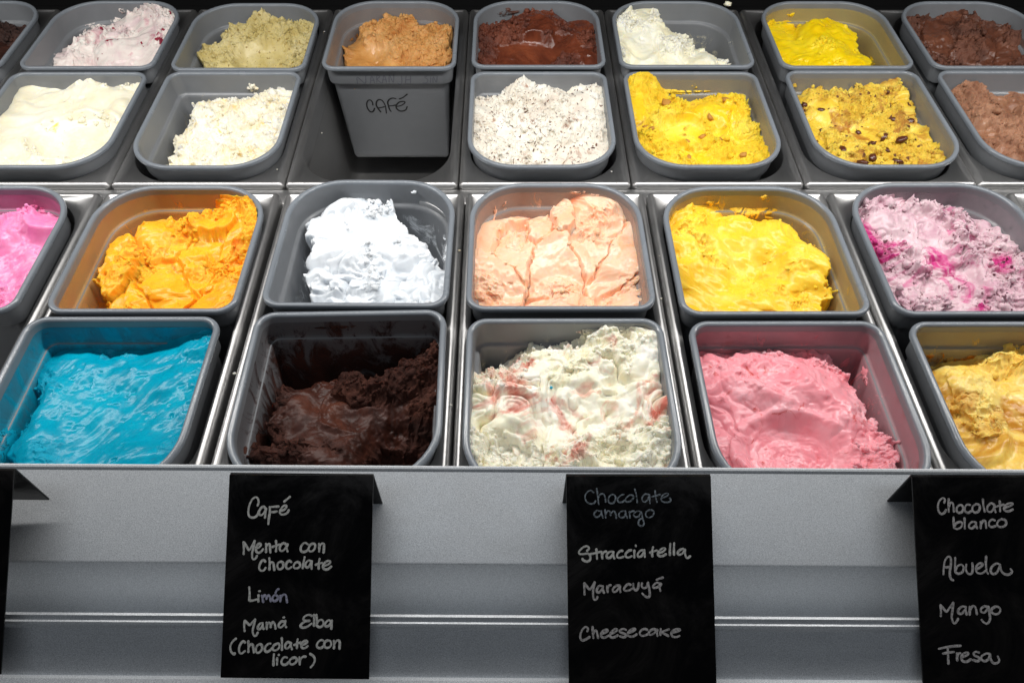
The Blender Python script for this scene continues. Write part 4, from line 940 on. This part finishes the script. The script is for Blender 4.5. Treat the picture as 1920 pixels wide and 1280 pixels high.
# marker on the coffee tub's front wall
y0 = CAFE['cy']-CAFE['l']/2
tl = math.atan2(.0212-.012, .167-.034)
n = np.array([0, -math.cos(tl), -math.sin(tl)])
p = np.array([CAFE['cx'], y0+.012, CAFE['z']-.034])
r_ = CAFE['root']; mi = np.linalg.inv(np.array(Matrix.Translation(r_.location)))
TC = """568,740 560,690 520,650 480,660 458,715 470,790 510,850 550,865 580,845 600,798
710,865 660,800 630,740 635,680 670,645 720,650 760,690 795,760 805,830 812,885 ; 655,795 715,785 775,772
980,625 920,615 865,640 835,690 850,760 870,820 895,855 ; 870,755 930,750 980,740
1000,765 1070,750 1130,715 1145,685 1110,675 1040,690 990,745 995,800 1040,840 1100,848 1160,825 1185,770 ; 1045,630 1110,605 1185,545"""
writing('marker_writing', TC, 9.6, (640, 120), p, n, .0021, M_INK, r_, mi, lift=.0006)
n2 = np.array([0, -math.cos(math.atan2(.0014, .0228)), -math.sin(math.atan2(.0014, .0228))]); p2 = np.array([CAFE['cx'], y0+.0064, CAFE['z']-.029])
TN = """290,355 290,240 430,350 438,215 ; 520,350 545,215 600,345 ; 525,300 595,295 ; 640,340 640,215 690,230 650,280 720,345 ; 740,340 770,205 815,335 ; 745,290 810,285
860,335 865,200 935,335 945,190 ; 1085,215 1090,330 1060,365 1015,350 ; 1155,345 1165,220 ; 1245,345 1245,215 ; 1160,285 1245,280
1540,225 1500,240 1560,290 1530,340 1470,340 ; 1610,230 1605,340 ; 1650,340 1655,230 1710,335 1725,225"""
writing('faded_writing', TN, 9.6, (640, 120), p2, n2, .0013, M_INK_FADED, r_, mi, lift=.0005)

# a bit of ice cream dropped behind the tubs
v, f = ico2(); r = np.random.default_rng(5)
o = mesh_obj('ice_cream_drop', v*(1+r.normal(0, .16, (len(v), 1)))*np.array([.006, .005, .004]), f, G_IVORY)
o.location = tuple(at_z(1364, 8, -.014)); tag(o, 'white blob of ice cream dropped behind the ivory white tub', 'ice cream blob')

r = np.random.default_rng(21); v0, f0 = ico(); Vs = []; Fs = []
spots = [(608, 60, ZB), (604, 250, ZB), (1213, 140, ZB), (1218, 146, ZB), (336, 118, ZB), (1000, 8, ZB), (1740, 8, ZB), (862, 470, 0), (1236, 480, 0), (500, 520, 0), (1268, 640, 0), (1240, 560, 0), (440, 700, 0), (1668, 700, 0), (845, 760, 0), (1146, 322, ZB), (520, 318, ZB)]
for c, (a, b, z) in enumerate(spots):
    k = .0010*math.exp(r.normal(0, .35)); p = at_z(a, b, z)+np.array([0, 0, .0004])
    Vs.append(v0*(1+r.normal(0, .25, (12, 1)))*k*np.array([1.3, 1, .6])+p); Fs.append(f0+12*c)
tag(mesh_obj('spilled_crumbs', np.vstack(Vs), np.vstack(Fs), G_CREAM2), 'tiny cream coloured crumbs spilled on the steel frames', 'crumbs', kind='stuff')
